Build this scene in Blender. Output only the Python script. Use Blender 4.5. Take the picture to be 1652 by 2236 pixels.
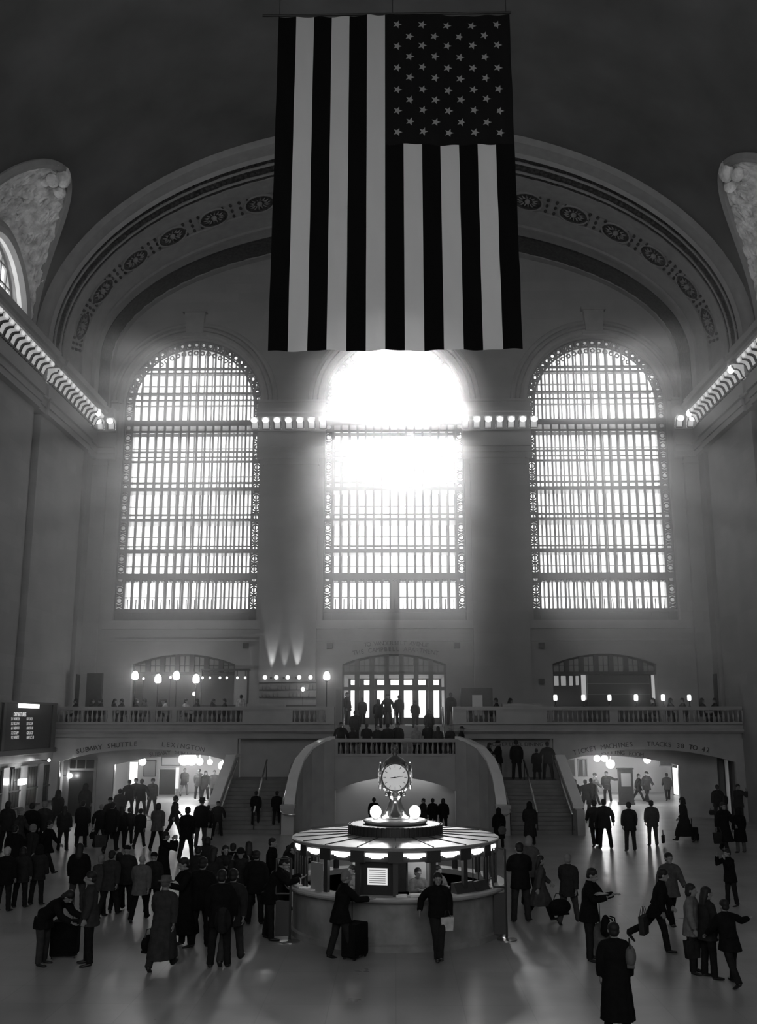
import bpy, bmesh, math, random
from mathutils import Vector, Matrix, noise
random.seed(7)
PI = math.pi
R = math.radians
sc = bpy.context.scene
for o in list(bpy.data.objects): bpy.data.objects.remove(o)
COL = sc.collection

# ------------------------------------------------------------------ camera
CAM = Vector((0, 0, 5.0)); FPX = 2150.0; PITCH = R(12.0); YAW = R(0.938)
cam = bpy.data.cameras.new('camera'); cam_o = bpy.data.objects.new('camera', cam); COL.objects.link(cam_o)
cam.sensor_fit = 'VERTICAL'; cam.sensor_height = 24.0; cam.lens = 24.0 * FPX / 2236.0
cam.clip_start = 0.1; cam.clip_end = 500
cam_o.location = CAM; cam_o.rotation_euler = (PI / 2 + PITCH, 0, YAW)
sc.camera = cam_o

# ------------------------------------------------------------------ colour management
sc.view_settings.view_transform = 'Standard'; sc.view_settings.look = 'None'
sc.view_settings.gamma = 1.0; sc.view_settings.use_curve_mapping = False
sc.view_settings.exposure = 0.0
sc.cycles.use_denoising = True
sc.cycles.max_bounces = 7; sc.cycles.diffuse_bounces = 4; sc.cycles.glossy_bounces = 3
sc.cycles.transmission_bounces = 6; sc.cycles.transparent_max_bounces = 16; sc.cycles.volume_bounces = 0
sc.cycles.caustics_reflective = False; sc.cycles.caustics_refractive = False
sc.cycles.sample_clamp_indirect = 4.0; sc.cycles.use_light_tree = True

# ------------------------------------------------------------------ sky and sun
_a = PI / 2 + PITCH
def ray(px, py):
    d = Vector(((px - 826), (1118 - py), -FPX)).normalized()
    return cam_o.rotation_euler.to_matrix() @ d
def atY(px, py, Y):
    d = ray(px, py); return CAM + d * (Y / d.y)
def atX(px, py, X):
    d = ray(px, py); return CAM + d * (X / d.x)
def atZ(px, py, Z=0.0):
    d = ray(px, py); return CAM + d * ((Z - 5.0) / d.z)
SUN_DIR = ray(882, 880)
SKY_W = 3.0; GLOW = 20.0; SKY_SIDE = 3.6; SKY_EAST = 1.6; SUN_E = 2.1; HAZE = 0.0115; HAZE_G = 0.82
w = bpy.data.worlds.new('world'); sc.world = w; w.use_nodes = True
nt = w.node_tree; nt.nodes.clear()
def nn(t, k, **kw):
    n = t.nodes.new(k)
    for a, b in kw.items(): setattr(n, a, b)
    return n
wo = nn(nt, 'ShaderNodeOutputWorld'); bg = nn(nt, 'ShaderNodeBackground'); tc = nn(nt, 'ShaderNodeTexCoord')
dp = nn(nt, 'ShaderNodeVectorMath', operation='DOT_PRODUCT'); dp.inputs[1].default_value = SUN_DIR
mx = nn(nt, 'ShaderNodeMath', operation='MAXIMUM'); mx.inputs[1].default_value = 0
pw = nn(nt, 'ShaderNodeMath', operation='POWER'); pw.inputs[1].default_value = 700
ml = nn(nt, 'ShaderNodeMath', operation='MULTIPLY_ADD'); ml.inputs[1].default_value = GLOW; ml.inputs[2].default_value = SKY_W
nt.links.new(tc.outputs['Generated'], dp.inputs[0]); nt.links.new(dp.outputs['Value'], mx.inputs[0])
nt.links.new(mx.outputs[0], pw.inputs[0]); nt.links.new(pw.outputs[0], ml.inputs[0])
sx_ = nn(nt, 'ShaderNodeSeparateXYZ'); nt.links.new(tc.outputs['Generated'], sx_.inputs[0])
ax_ = nn(nt, 'ShaderNodeMath', operation='ABSOLUTE'); nt.links.new(sx_.outputs['X'], ax_.inputs[0])
m1_ = nn(nt, 'ShaderNodeMath', operation='MULTIPLY_ADD'); m1_.inputs[1].default_value = SKY_SIDE; nt.links.new(ax_.outputs[0], m1_.inputs[0]); nt.links.new(ml.outputs[0], m1_.inputs[2])
my_ = nn(nt, 'ShaderNodeMath', operation='MULTIPLY'); my_.inputs[1].default_value = -SKY_EAST; nt.links.new(sx_.outputs['Y'], my_.inputs[0])
my2 = nn(nt, 'ShaderNodeMath', operation='MAXIMUM'); my2.inputs[1].default_value = 0; nt.links.new(my_.outputs[0], my2.inputs[0])
m2_ = nn(nt, 'ShaderNodeMath', operation='ADD'); nt.links.new(m1_.outputs[0], m2_.inputs[0]); nt.links.new(my2.outputs[0], m2_.inputs[1])
nt.links.new(m2_.outputs[0], bg.inputs['Strength']); nt.links.new(bg.outputs[0], wo.inputs[0])
bg.inputs['Color'].default_value = (1, 1, 1, 1)
w.cycles.sampling_method = 'MANUAL'; w.cycles.sample_map_resolution = 1024

def light(name, kind, loc, energy, **kw):
    l = bpy.data.lights.new(name, kind); l.energy = energy
    o = bpy.data.objects.new(name, l); o.location = loc; COL.objects.link(o)
    for a, b in kw.items():
        if a == 'rot': o.rotation_euler = b
        else: setattr(l, a, b)
    return o
sun = light('sun', 'SUN', (0, 80, 40), SUN_E, angle=R(4.0))
sun.rotation_euler = SUN_DIR.to_track_quat('Z', 'Y').to_euler()
WX = (-12.2, 0.0, 12.2)           # window centres
for i, x in enumerate(WX):        # daylight portals just outside the three tall west windows
    o = light('window_portal', 'AREA', (x, 60.4, 19.4), 1.0, shape='RECTANGLE', size=8.6, size_y=17.6)
    o.rotation_euler = (-PI / 2, 0, 0); o.data.cycles.is_portal = True
LUN_Y = [42.0 - 9.6 * k for k in range(7)]
for s in (-1, 1):
    for y in LUN_Y:
        o = light('window_portal', 'AREA', (s * 19.6, y, 25.8), 1.0, shape='RECTANGLE', size=6.2, size_y=3.6)
        o.rotation_euler = (PI / 2, 0, -s * PI / 2 + PI); o.data.cycles.is_portal = True
for x in WX:
    o = light('window_portal', 'AREA', (x, -22.4, 19.4), 1.0, shape='RECTANGLE', size=8.6, size_y=17.6)
    o.rotation_euler = (PI / 2, 0, 0); o.data.cycles.is_portal = True

# ------------------------------------------------------------------ materials
def mat(name, v, rough=0.7, spec=0.35, metal=0.0, emit=None, noise_amt=0.0, nscale=3.0, bump=0.0, bscale=20.0, blocks=None, trans=0.0, coat=0.0):
    m = bpy.data.materials.new(name); m.use_nodes = True
    t = m.node_tree; b = t.nodes['Principled BSDF']
    c = (v, v, v, 1)
    b.inputs['Base Color'].default_value = c; b.inputs['Roughness'].default_value = rough
    b.inputs['Metallic'].default_value = metal; b.inputs['Specular IOR Level'].default_value = spec
    b.inputs['Coat Weight'].default_value = coat; b.inputs['Coat Roughness'].default_value = 0.15
    if emit: b.inputs['Emission Color'].default_value = (1, 1, 1, 1); b.inputs['Emission Strength'].default_value = emit
    tcn = None
    if noise_amt or bump or blocks: tcn = nn(t, 'ShaderNodeTexCoord')
    src = None
    if noise_amt:
        n = nn(t, 'ShaderNodeTexNoise'); n.inputs['Scale'].default_value = nscale; n.inputs['Detail'].default_value = 5
        t.links.new(tcn.outputs['Object'], n.inputs['Vector'])
        r = nn(t, 'ShaderNodeMapRange'); r.inputs['From Min'].default_value = .3; r.inputs['From Max'].default_value = .7
        r.inputs['To Min'].default_value = v * (1 - noise_amt); r.inputs['To Max'].default_value = v * (1 + noise_amt)
        t.links.new(n.outputs['Fac'], r.inputs['Value']); src = r.outputs[0]
    if blocks:
        bw, bh, axis, depth = blocks
        mp = nn(t, 'ShaderNodeMapping'); 
        if axis == 'XZ': mp.inputs['Rotation'].default_value = (-PI / 2, 0, 0)
        if axis == 'YZ': mp.inputs['Rotation'].default_value = (0, PI / 2, PI / 2)
        br = nn(t, 'ShaderNodeTexBrick'); br.inputs['Scale'].default_value = 1.0
        br.inputs['Brick Width'].default_value = bw; br.inputs['Row Height'].default_value = bh
        br.inputs['Mortar Size'].default_value = .012; br.inputs['Mortar Smooth'].default_value = .4
        br.offset = 0.5 if axis != 'XY' else 0.0
        br.inputs['Color1'].default_value = (1, 1, 1, 1); br.inputs['Color2'].default_value = (.9, .9, .9, 1); br.inputs['Mortar'].default_value = (depth, depth, depth, 1)
        if axis == 'YZ':
            sp = nn(t, 'ShaderNodeSeparateXYZ'); cb = nn(t, 'ShaderNodeCombineXYZ')
            t.links.new(tcn.outputs['Object'], sp.inputs[0]); t.links.new(sp.outputs['Y'], cb.inputs['X']); t.links.new(sp.outputs['Z'], cb.inputs['Y'])
            t.links.new(cb.outputs[0], br.inputs['Vector'])
        elif axis == 'XZ':
            sp = nn(t, 'ShaderNodeSeparateXYZ'); cb = nn(t, 'ShaderNodeCombineXYZ')
            t.links.new(tcn.outputs['Object'], sp.inputs[0]); t.links.new(sp.outputs['X'], cb.inputs['X']); t.links.new(sp.outputs['Z'], cb.inputs['Y'])
            t.links.new(cb.outputs[0], br.inputs['Vector'])
        else:
            t.links.new(tcn.outputs['Object'], br.inputs['Vector'])
        mm = nn(t, 'ShaderNodeMix', data_type='RGBA', blend_type='MULTIPLY'); mm.inputs['Factor'].default_value = 1
        if src is not None: t.links.new(src, mm.inputs['A'])
        else: mm.inputs['A'].default_value = c
        t.links.new(br.outputs['Color'], mm.inputs['B']); src = mm.outputs['Result']
    if src is not None: t.links.new(src, b.inputs['Base Color'])
    if bump:
        n = nn(t, 'ShaderNodeTexNoise'); n.inputs['Scale'].default_value = bscale; n.inputs['Detail'].default_value = 4
        t.links.new(tcn.outputs['Object'], n.inputs['Vector'])
        bp = nn(t, 'ShaderNodeBump'); bp.inputs['Strength'].default_value = bump; bp.inputs['Distance'].default_value = .05
        t.links.new(n.outputs['Fac'], bp.inputs['Height']); t.links.new(bp.outputs[0], b.inputs['Normal'])
    if trans:
        tr = nn(t, 'ShaderNodeBsdfTranslucent'); tr.inputs['Color'].default_value = c
        mxs = nn(t, 'ShaderNodeMixShader'); mxs.inputs[0].default_value = trans
        out = t.nodes['Material Output']
        t.links.new(b.outputs[0], mxs.inputs[1]); t.links.new(tr.outputs[0], mxs.inputs[2]); t.links.new(mxs.outputs[0], out.inputs['Surface'])
    return m
def emit_mat(name, e, v=1.0):
    m = bpy.data.materials.new(name); m.use_nodes = True; t = m.node_tree; t.nodes.clear()
    o = nn(t, 'ShaderNodeOutputMaterial'); em = nn(t, 'ShaderNodeEmission'); em.inputs['Strength'].default_value = e
    t.links.new(em.outputs[0], o.inputs['Surface']); return m
M = dict(
    stone=mat('limestone', .34, .75, .2, noise_amt=.08, nscale=.6, blocks=(1.6, .62, 'XZ', .88)),
    stone_side=mat('limestone_side', .34, .75, .2, noise_amt=.08, nscale=.6, blocks=(1.6, .62, 'YZ', .88)),
    plain=mat('plain_limestone', .34, .7, .25, noise_amt=.06, nscale=1.2),
    step=mat('dark_stair_marble', .17, .45, .3, noise_amt=.15, nscale=2),  # steps in a darker tone than the other marble
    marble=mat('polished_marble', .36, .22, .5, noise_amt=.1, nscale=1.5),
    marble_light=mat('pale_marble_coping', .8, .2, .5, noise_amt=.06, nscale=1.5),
    ceiling=mat('dark_painted_plaster', .125, .9, .1, noise_amt=.2, nscale=.35),
    plaster=mat('ornate_plaster', .30, .8, .2, noise_amt=.1, nscale=2),
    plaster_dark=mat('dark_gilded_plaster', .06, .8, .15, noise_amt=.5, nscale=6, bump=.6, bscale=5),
    ornament=mat('carved_plaster', .78, .8, .2, noise_amt=.35, nscale=2.2, bump=1.0, bscale=3.5),
    bronze=mat('dark_bronze', .03, .45, .5),
    iron=mat('window_ironwork', .16, .55, .4),
    black=mat('black_metal', .012, .5, .4),
    steel=mat('brushed_steel', .55, .3, .5, metal=1.0),
    brass=mat('polished_brass', .7, .18, .5, metal=1.0),
    dark_wood=mat('dark_wood', .03, .4, .5, noise_amt=.3, nscale=6),
    white=mat('white_paint', .7, .5, .4),
    grey=mat('grey_paint', .25, .5, .4),
    paper=mat('paper', .75, .8, .2),
    passage=mat('passage_plaster', .5, .6, .3),
    lamp=emit_mat('lamp_glow', 14.0), lamp_hi=emit_mat('bright_lamp_glow', 30.0), lamp_soft=emit_mat('soft_lamp_glow', 2.2),
    sign_light=emit_mat('lit_sign', 2.5), screen=emit_mat('display_screen', .75), text_glow=emit_mat('board_digits', .42),
)

# ------------------------------------------------------------------ mesh helpers
class MB:
    def __init__(s): s.v = []; s.f = []; s.mi = []; s.m = 0
    def add(s, vs, fs):
        k = len(s.v); s.v += [tuple(p) for p in vs]; s.f += [tuple(i + k for i in f) for f in fs]; s.mi += [s.m] * len(fs); return s
    def box(s, x0, x1, y0, y1, z0, z1):
        return s.add([(x0,y0,z0),(x1,y0,z0),(x1,y1,z0),(x0,y1,z0),(x0,y0,z1),(x1,y0,z1),(x1,y1,z1),(x0,y1,z1)],
                     [(0,3,2,1),(4,5,6,7),(0,1,5,4),(1,2,6,5),(2,3,7,6),(3,0,4,7)])
    def cbox(s, c, dx, dy, dz, rz=0.0):
        vs = []
        for z in (-dz/2, dz/2):
            for x, y in ((-dx/2,-dy/2),(dx/2,-dy/2),(dx/2,dy/2),(-dx/2,dy/2)):
                vs.append((c[0]+x*math.cos(rz)-y*math.sin(rz), c[1]+x*math.sin(rz)+y*math.cos(rz), c[2]+z))
        return s.add(vs, [(0,3,2,1),(4,5,6,7),(0,1,5,4),(1,2,6,5),(2,3,7,6),(3,0,4,7)])
    def prism(s, poly, axis, a, b):
        # poly of (u, v); axis X: (u,v)=(y,z)  Y: (x,z)  Z: (x,y)
        n = len(poly)
        def P(u, v, w): return {'X': (w, u, v), 'Y': (u, w, v), 'Z': (u, v, w)}[axis]
        vs = [P(u, v, a) for u, v in poly] + [P(u, v, b) for u, v in poly]
        fs = [tuple(range(n))[::-1], tuple(range(n, 2*n))] + [(i, (i+1) % n, n+(i+1) % n, n+i) for i in range(n)]
        return s.add(vs, fs)
    def tube(s, pts, r, n=10, caps=True, ry=None, closed=False):
        pts = [Vector(p) for p in pts]; L = len(pts)
        rs = r if isinstance(r, (list, tuple)) else [r] * L
        rys = ry if isinstance(ry, (list, tuple)) else ([ry] * L if ry else rs)
        vs = []; ref = None
        for i, p in enumerate(pts):
            if closed: d = (pts[(i+1) % L] - pts[i-1])
            else: d = (pts[min(i+1, L-1)] - pts[max(i-1, 0)])
            if d.length < 1e-9: d = Vector((0, 0, 1))
            d.normalize()
            if ref is None:
                ref = Vector((1, 0, 0)) if abs(d.x) < .9 else Vector((0, 1, 0))
            u = (ref - d * ref.dot(d)).normalized(); ref = u; v = d.cross(u)
            for k in range(n):
                a = 2*PI*k/n; vs.append(p + u * (rs[i]*math.cos(a)) + v * (rys[i]*math.sin(a)))
        fs = []
        m = L if closed else L-1
        for i in range(m):
            j = (i+1) % L
            for k in range(n):
                fs.append((i*n+k, i*n+(k+1) % n, j*n+(k+1) % n, j*n+k))
        if caps and not closed: fs.append(tuple(range(n))[::-1]); fs.append(tuple((L-1)*n+k for k in range(n)))
        return s.add(vs, fs)
    def lathe(s, prof, c=(0, 0, 0), n=24, a0=0.0, a1=2*PI):
        full = abs(a1-a0-2*PI) < 1e-6; m = n if full else n+1; vs = []
        for r, z in prof:
            for k in range(m):
                a = a0 + (a1-a0)*k/n; vs.append((c[0]+r*math.cos(a), c[1]+r*math.sin(a), c[2]+z))
        fs = []
        for i in range(len(prof)-1):
            for k in range(n):
                k2 = (k+1) % m
                fs.append((i*m+k, i*m+k2, (i+1)*m+k2, (i+1)*m+k))
        if full:
            if prof[0][0] > 1e-4: fs.append(tuple(range(m))[::-1])
            if prof[-1][0] > 1e-4: fs.append(tuple((len(prof)-1)*m+k for k in range(m)))
        return s.add(vs, fs)
    def sphere(s, c, rx, ry=None, rz=None, n=16, m=10):
        ry = ry or rx; rz = rz or rx
        vs = [(c[0], c[1], c[2]-rz)]
        for i in range(1, m):
            t = -PI/2 + PI*i/m
            for k in range(n): a = 2*PI*k/n; vs.append((c[0]+rx*math.cos(t)*math.cos(a), c[1]+ry*math.cos(t)*math.sin(a), c[2]+rz*math.sin(t)))
        vs.append((c[0], c[1], c[2]+rz)); T = len(vs)-1; fs = []
        for k in range(n): fs.append((0, 1+(k+1) % n, 1+k)); fs.append((T, T-n+k, T-n+(k+1) % n))
        for i in range(m-2):
            for k in range(n): fs.append((1+i*n+k, 1+i*n+(k+1) % n, 1+(i+1)*n+(k+1) % n, 1+(i+1)*n+k))
        return s.add(vs, fs)
    def grid(s, rows):
        h = len(rows); wd = len(rows[0]); vs = [p for r in rows for p in r]
        return s.add(vs, [(i*wd+j, i*wd+j+1, (i+1)*wd+j+1, (i+1)*wd+j) for i in range(h-1) for j in range(wd-1)])
    def mesh(s, name, mats, smooth=False):
        me = bpy.data.meshes.new(name); me.from_pydata(s.v, [], s.f)
        for m in (mats if isinstance(mats, (list, tuple)) else [mats]): me.materials.append(m)
        if any(s.mi): me.polygons.foreach_set('material_index', s.mi)
        me.update()
        bm = bmesh.new(); bm.from_mesh(me); bmesh.ops.recalc_face_normals(bm, faces=bm.faces); bm.to_mesh(me); bm.free()
        if smooth: me.polygons.foreach_set('use_smooth', [True]*len(me.polygons))
        return me
    def build(s, name, mats, parent=None, smooth=False, loc=None, rz=0.0):
        o = bpy.data.objects.new(name, s.mesh(name, mats, smooth)); COL.objects.link(o)
        if parent is not None: o.parent = parent
        if loc is not None: o.location = loc
        o.rotation_euler.z = rz
        return o
def struct(o): o['kind'] = 'structure'; return o
def tag(o, label, cat, group=None, kind=None):
    o['label'] = label; o['category'] = cat
    if group: o['group'] = group
    if kind: o['kind'] = kind
    return o
def thing(name, label, cat, loc=(0, 0, 0), rz=0.0, group=None):
    o = bpy.data.objects.new(name, None); COL.objects.link(o); o.location = loc; o.rotation_euler = (0, 0, rz)
    o.empty_display_size = .1
    return tag(o, label, cat, group)
def copy_tree(o, parent=None):
    c = o.copy(); COL.objects.link(c); c.parent = parent
    for ch in list(o.children): copy_tree(ch, c)
    return c
def arch_poly(cx, hw, z0, z1, seg=24):
    # outline of a round-headed opening, z1 = crown
    zc = z1 - hw
    return [(cx-hw, z0), (cx+hw, z0)] + [(cx+hw*math.cos(PI*k/seg), zc+hw*math.sin(PI*k/seg)) for k in range(seg+1)]
def seg_poly(x0, x1, z0, zs, za, seg=16, apex=None):
    # opening with a shallow segmental head: springing zs, crown za
    pts = [(x0, z0), (x1, z0)]
    for k in range(seg+1):
        t = k/seg; pts.append((x1+(x0-x1)*t, zs+(za-zs)*(1-(2*t-1)**2)))
    return pts
def plate(name, outer, holes, th, m, flip='Y', at=0.0, parent=None):
    # flat slab cut by holes, filled as a 2D curve, then turned upright
    cu = bpy.data.curves.new(name, 'CURVE'); cu.dimensions = '2D'; cu.fill_mode = 'BOTH'; cu.extrude = th/2
    for poly in [outer] + holes:
        sp = cu.splines.new('POLY'); sp.points.add(len(poly)-1); sp.use_cyclic_u = True
        for p, (u, v) in zip(sp.points, poly): p.co = (u, v, 0, 1)
    tmp = bpy.data.objects.new(name, cu); COL.objects.link(tmp)
    me = bpy.data.meshes.new_from_object(tmp.evaluated_get(bpy.context.evaluated_depsgraph_get()))
    bpy.data.objects.remove(tmp); bpy.data.curves.remove(cu)
    if flip == 'Y': me.transform(Matrix(((1,0,0,0),(0,0,1,at+th/2),(0,1,0,0),(0,0,0,1))))
    elif flip == 'X': me.transform(Matrix(((0,0,1,at+th/2),(1,0,0,0),(0,1,0,0),(0,0,0,1))))
    else: me.transform(Matrix.Translation((0, 0, at+th/2)))
    bm = bmesh.new(); bm.from_mesh(me); bmesh.ops.remove_doubles(bm, verts=bm.verts, dist=1e-5); bmesh.ops.recalc_face_normals(bm, faces=bm.faces); bm.to_mesh(me); bm.free()
    me.materials.clear(); me.materials.append(m); me.name = name
    o = bpy.data.objects.new(name, me); COL.objects.link(o)
    if parent is not None: o.parent = parent
    return o
def text_mesh(name, body, size, m, loc, rot=(PI/2, 0, 0), depth=.01, arc=None, parent=None, sx=1.0, align='CENTER'):
    # lettering; with arc=(x0,x1,f,df) every letter is set along z=f(x)
    def one(s):
        cu = bpy.data.curves.new(name, 'FONT'); cu.body = s; cu.size = size; cu.extrude = depth; cu.align_x = align
        tmp = bpy.data.objects.new(name, cu); COL.objects.link(tmp)
        me = bpy.data.meshes.new_from_object(tmp.evaluated_get(bpy.context.evaluated_depsgraph_get()))
        bpy.data.objects.remove(tmp); bpy.data.curves.remove(cu); return me
    if arc is None:
        me = one(body); me.transform(Matrix.Diagonal((sx, 1, 1, 1)))
    else:
        x0, x1, f, df = arc; bm = bmesh.new(); n = len(body)
        for k, ch in enumerate(body):
            if ch == ' ': continue
            x = x0 + (x1-x0)*(k+.5)/n; mm = one(ch)
            mm.transform(Matrix.Translation((x-loc[0], f(x)-loc[2], 0)) @ Matrix.Rotation(math.atan(df(x)), 4, 'Z'))
            bm.from_mesh(mm); bpy.data.meshes.remove(mm)
        me = bpy.data.meshes.new(name); bm.to_mesh(me); bm.free()
    me.materials.clear(); me.materials.append(m)
    o = bpy.data.objects.new(name, me); COL.objects.link(o); o.location = loc; o.rotation_euler = rot
    if parent is not None: o.parent = parent
    return o

# ================================================================== STRUCTURE
HW = 18.3; YW = 56.8; YE = -21.0
BF = 4.8                                   # balcony floor
# floor: polished stone tiles
fm = mat('polished_floor', .33, .3, .5, noise_amt=.16, nscale=.5, blocks=(1.2, 1.2, 'XY', .8))
_b = fm.node_tree.nodes['Principled BSDF']
_n = nn(fm.node_tree, 'ShaderNodeTexNoise'); _n.inputs['Scale'].default_value = .9; _n.inputs['Detail'].default_value = 3
_r = nn(fm.node_tree, 'ShaderNodeMapRange'); _r.inputs['To Min'].default_value = .22; _r.inputs['To Max'].default_value = .42
_tc = nn(fm.node_tree, 'ShaderNodeTexCoord'); fm.node_tree.links.new(_tc.outputs['Object'], _n.inputs['Vector'])
fm.node_tree.links.new(_n.outputs['Fac'], _r.inputs['Value']); fm.node_tree.links.new(_r.outputs[0], _b.inputs['Roughness'])
struct(MB().box(-22, 22, YE, 76, -.3, 0).build('floor', fm))

# west wall with three tall arched windows and three balcony doorways
WHW = 4.2
holes = [arch_poly(x, WHW, 10.68, 28.05) for x in WX]
for cx in (-12.1, -.04, 11.95): holes.append(seg_poly(cx-2.97, cx+2.95, BF+.02, 8.2, 8.78))
struct(plate('wall_west', [(-HW-.6, BF-.3), (HW+.6, BF-.3), (HW+.6, 37), (-HW-.6, 37)], holes, 1.1, M['stone'], 'Y', YW))
def trim(mb, k, m): return struct(mb.build('trim_%d' % k, m))
tk = [0]
def T(mb, m): tk[0] += 1; return trim(mb, tk[0], m)
# pilaster piers on the west wall
for x0, x1 in ((-7.75, -4.5), (4.5, 7.75), (-18.3, -17.1), (17.1, 18.3)):
    T(MB().box(x0, x1, YW-.28, YW, BF, 20.4).box(x0-.08, x1+.08, YW-.36, YW, BF, BF+.9).box(x0-.06, x1+.06, YW-.34, YW, 19.9, 20.05), M['stone'])
# entablature: profile (projection, z)
ENT = [(0, 20.3), (.34, 20.3), (.34, 20.62), (.42, 20.62), (.42, 20.95), (.54, 20.98), (.54, 21.12), (.32, 21.16), (.32, 21.92), (.42, 21.96), (.42, 22.62),
       (1.02, 22.66), (1.02, 22.86), (1.14, 22.92), (1.2, 23.15), (1.2, 23.2), (0, 23.3)]
for x0, x1 in ((-18.3, -16.62), (-8.15, -4.1), (4.1, 8.15), (16.62, 18.3)):
    T(MB().prism([(YW-p, z) for p, z in ENT], 'X', x0, x1), M['plain'])
    # parapet course above the cornice
    T(MB().box(x0, x1, YW-.25, YW, 23.2, 23.9).box(x0, x1, YW-.32, YW, 23.8, 23.95), M['plain'])
# side entablatures and walls
for s in (-1, 1):
    nm = 'wall_left' if s < 0 else 'wall_right'
    # wall above the cornice is cut by lunette windows
    outer = [(YE, 0), (YW, 0), (YW, 37), (YE, 37)]
    hs = [arch_poly(y, 3.0, 23.55, 27.3) for y in LUN_Y]
    if s > 0: hs.append([(52.9, .02), (55.2, .02), (55.2, 2.9), (52.9, 2.9)])
    struct(plate(nm, outer, hs, .9, M['stone_side'], 'X', -HW-.9 if s < 0 else HW))
    # wide flat piers with narrow dark recesses between them
    for y0, y1 in ((YE, -2.5), (-1.5, 7.1), (8.1, 16.7), (17.7, 26.3), (27.3, 35.9), (36.9, 46.7), (47.75, 54.75), (55.5, YW)):
        T(MB().box(min(s*18.3, s*17.95), max(s*18.3, s*17.95), y0, y1, 0, 20.3), M['stone_side'])
    for y0, y1, e in ((YE, 46.75, 0.12), (46.75, 47.75, 0), (47.75, 54.75, .12), (54.75, YW, 0)):
        T(MB().prism([(s*(HW-.22-p-e), z) for p, z in ENT[1:-1]] + [(s*18.3, 23.3), (s*18.3, 20.3)], 'Y', y0, y1), M['plain'])
    # attic course sloping back above the cornice
    T(MB().prism([(s*18.3, 23.2), (s*17.6, 23.2), (s*17.6, 23.75), (s*17.9, 23.85), (s*18.3, 23.9)], 'Y', YE, 54.6), M['plain'])

# vault, pierced by the lunette penetrations
VA, VB, VZ = 18.3, 12.2, 24.0
def groin(y):   # half-ellipse outline on the vault for each penetration, returns z limit
    for c in LUN_Y:
        if abs(y-c) < 4.3: return VZ + 6.4*math.sqrt(1-((y-c)/4.3)**2)
    return VZ
mb = MB(); ys = [YE]
y = YE
while y < 47.4: y = min(y+.3, 47.4); ys.append(y)
for s in (-1, 1):
    rows = []
    for y in ys:
        zl = groin(y); p0 = math.asin(min(1, (zl-VZ)/VB))
        rows.append([(s*VA*math.cos(p0+(PI/2-p0)*k/28), y, VZ+VB*math.sin(p0+(PI/2-p0)*k/28)) for k in range(29)])
    mb.grid(rows)
struct(mb.build('ceiling', M['ceiling'], smooth=True))
# lunette penetrations: white carved soffits from the window arch up to the groin
def lun(c, s):
    mb = MB(); rows = []
    n, JN = (110, 60) if c > 30 else (40, 14)
    for j in range(JN+1):
        t = j/JN; row = []
        for k in range(n+1):
            a = PI*k/n
            gy, gz = c-4.3*math.cos(a), VZ+6.4*math.sin(a)
            wy, wz = c-3.35*math.cos(a), 24.0+3.65*math.sin(a)
            gx = VA*math.sqrt(max(0, 1-((gz-VZ)/VB)**2)); wx = 18.3
            u = t; q = u**1.3
            y_, z_ = wy+(gy-wy)*u, wz+(gz-wz)*u
            x_ = wx+(gx-wx)*q
            if 0 < j < JN and 2 < k < n-2:
                d = abs(noise.noise(Vector((y_*1.6, z_*1.6, s*3))))*.2+abs(noise.noise(Vector((y_*3.5, z_*3.5, s*7))))*.22+abs(noise.noise(Vector((y_*8, z_*8, s*7))))*.1
                x_ -= d*1.1
            row.append((s*x_, y_, z_))
        rows.append(row)
    mb.grid(rows); return mb
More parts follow.
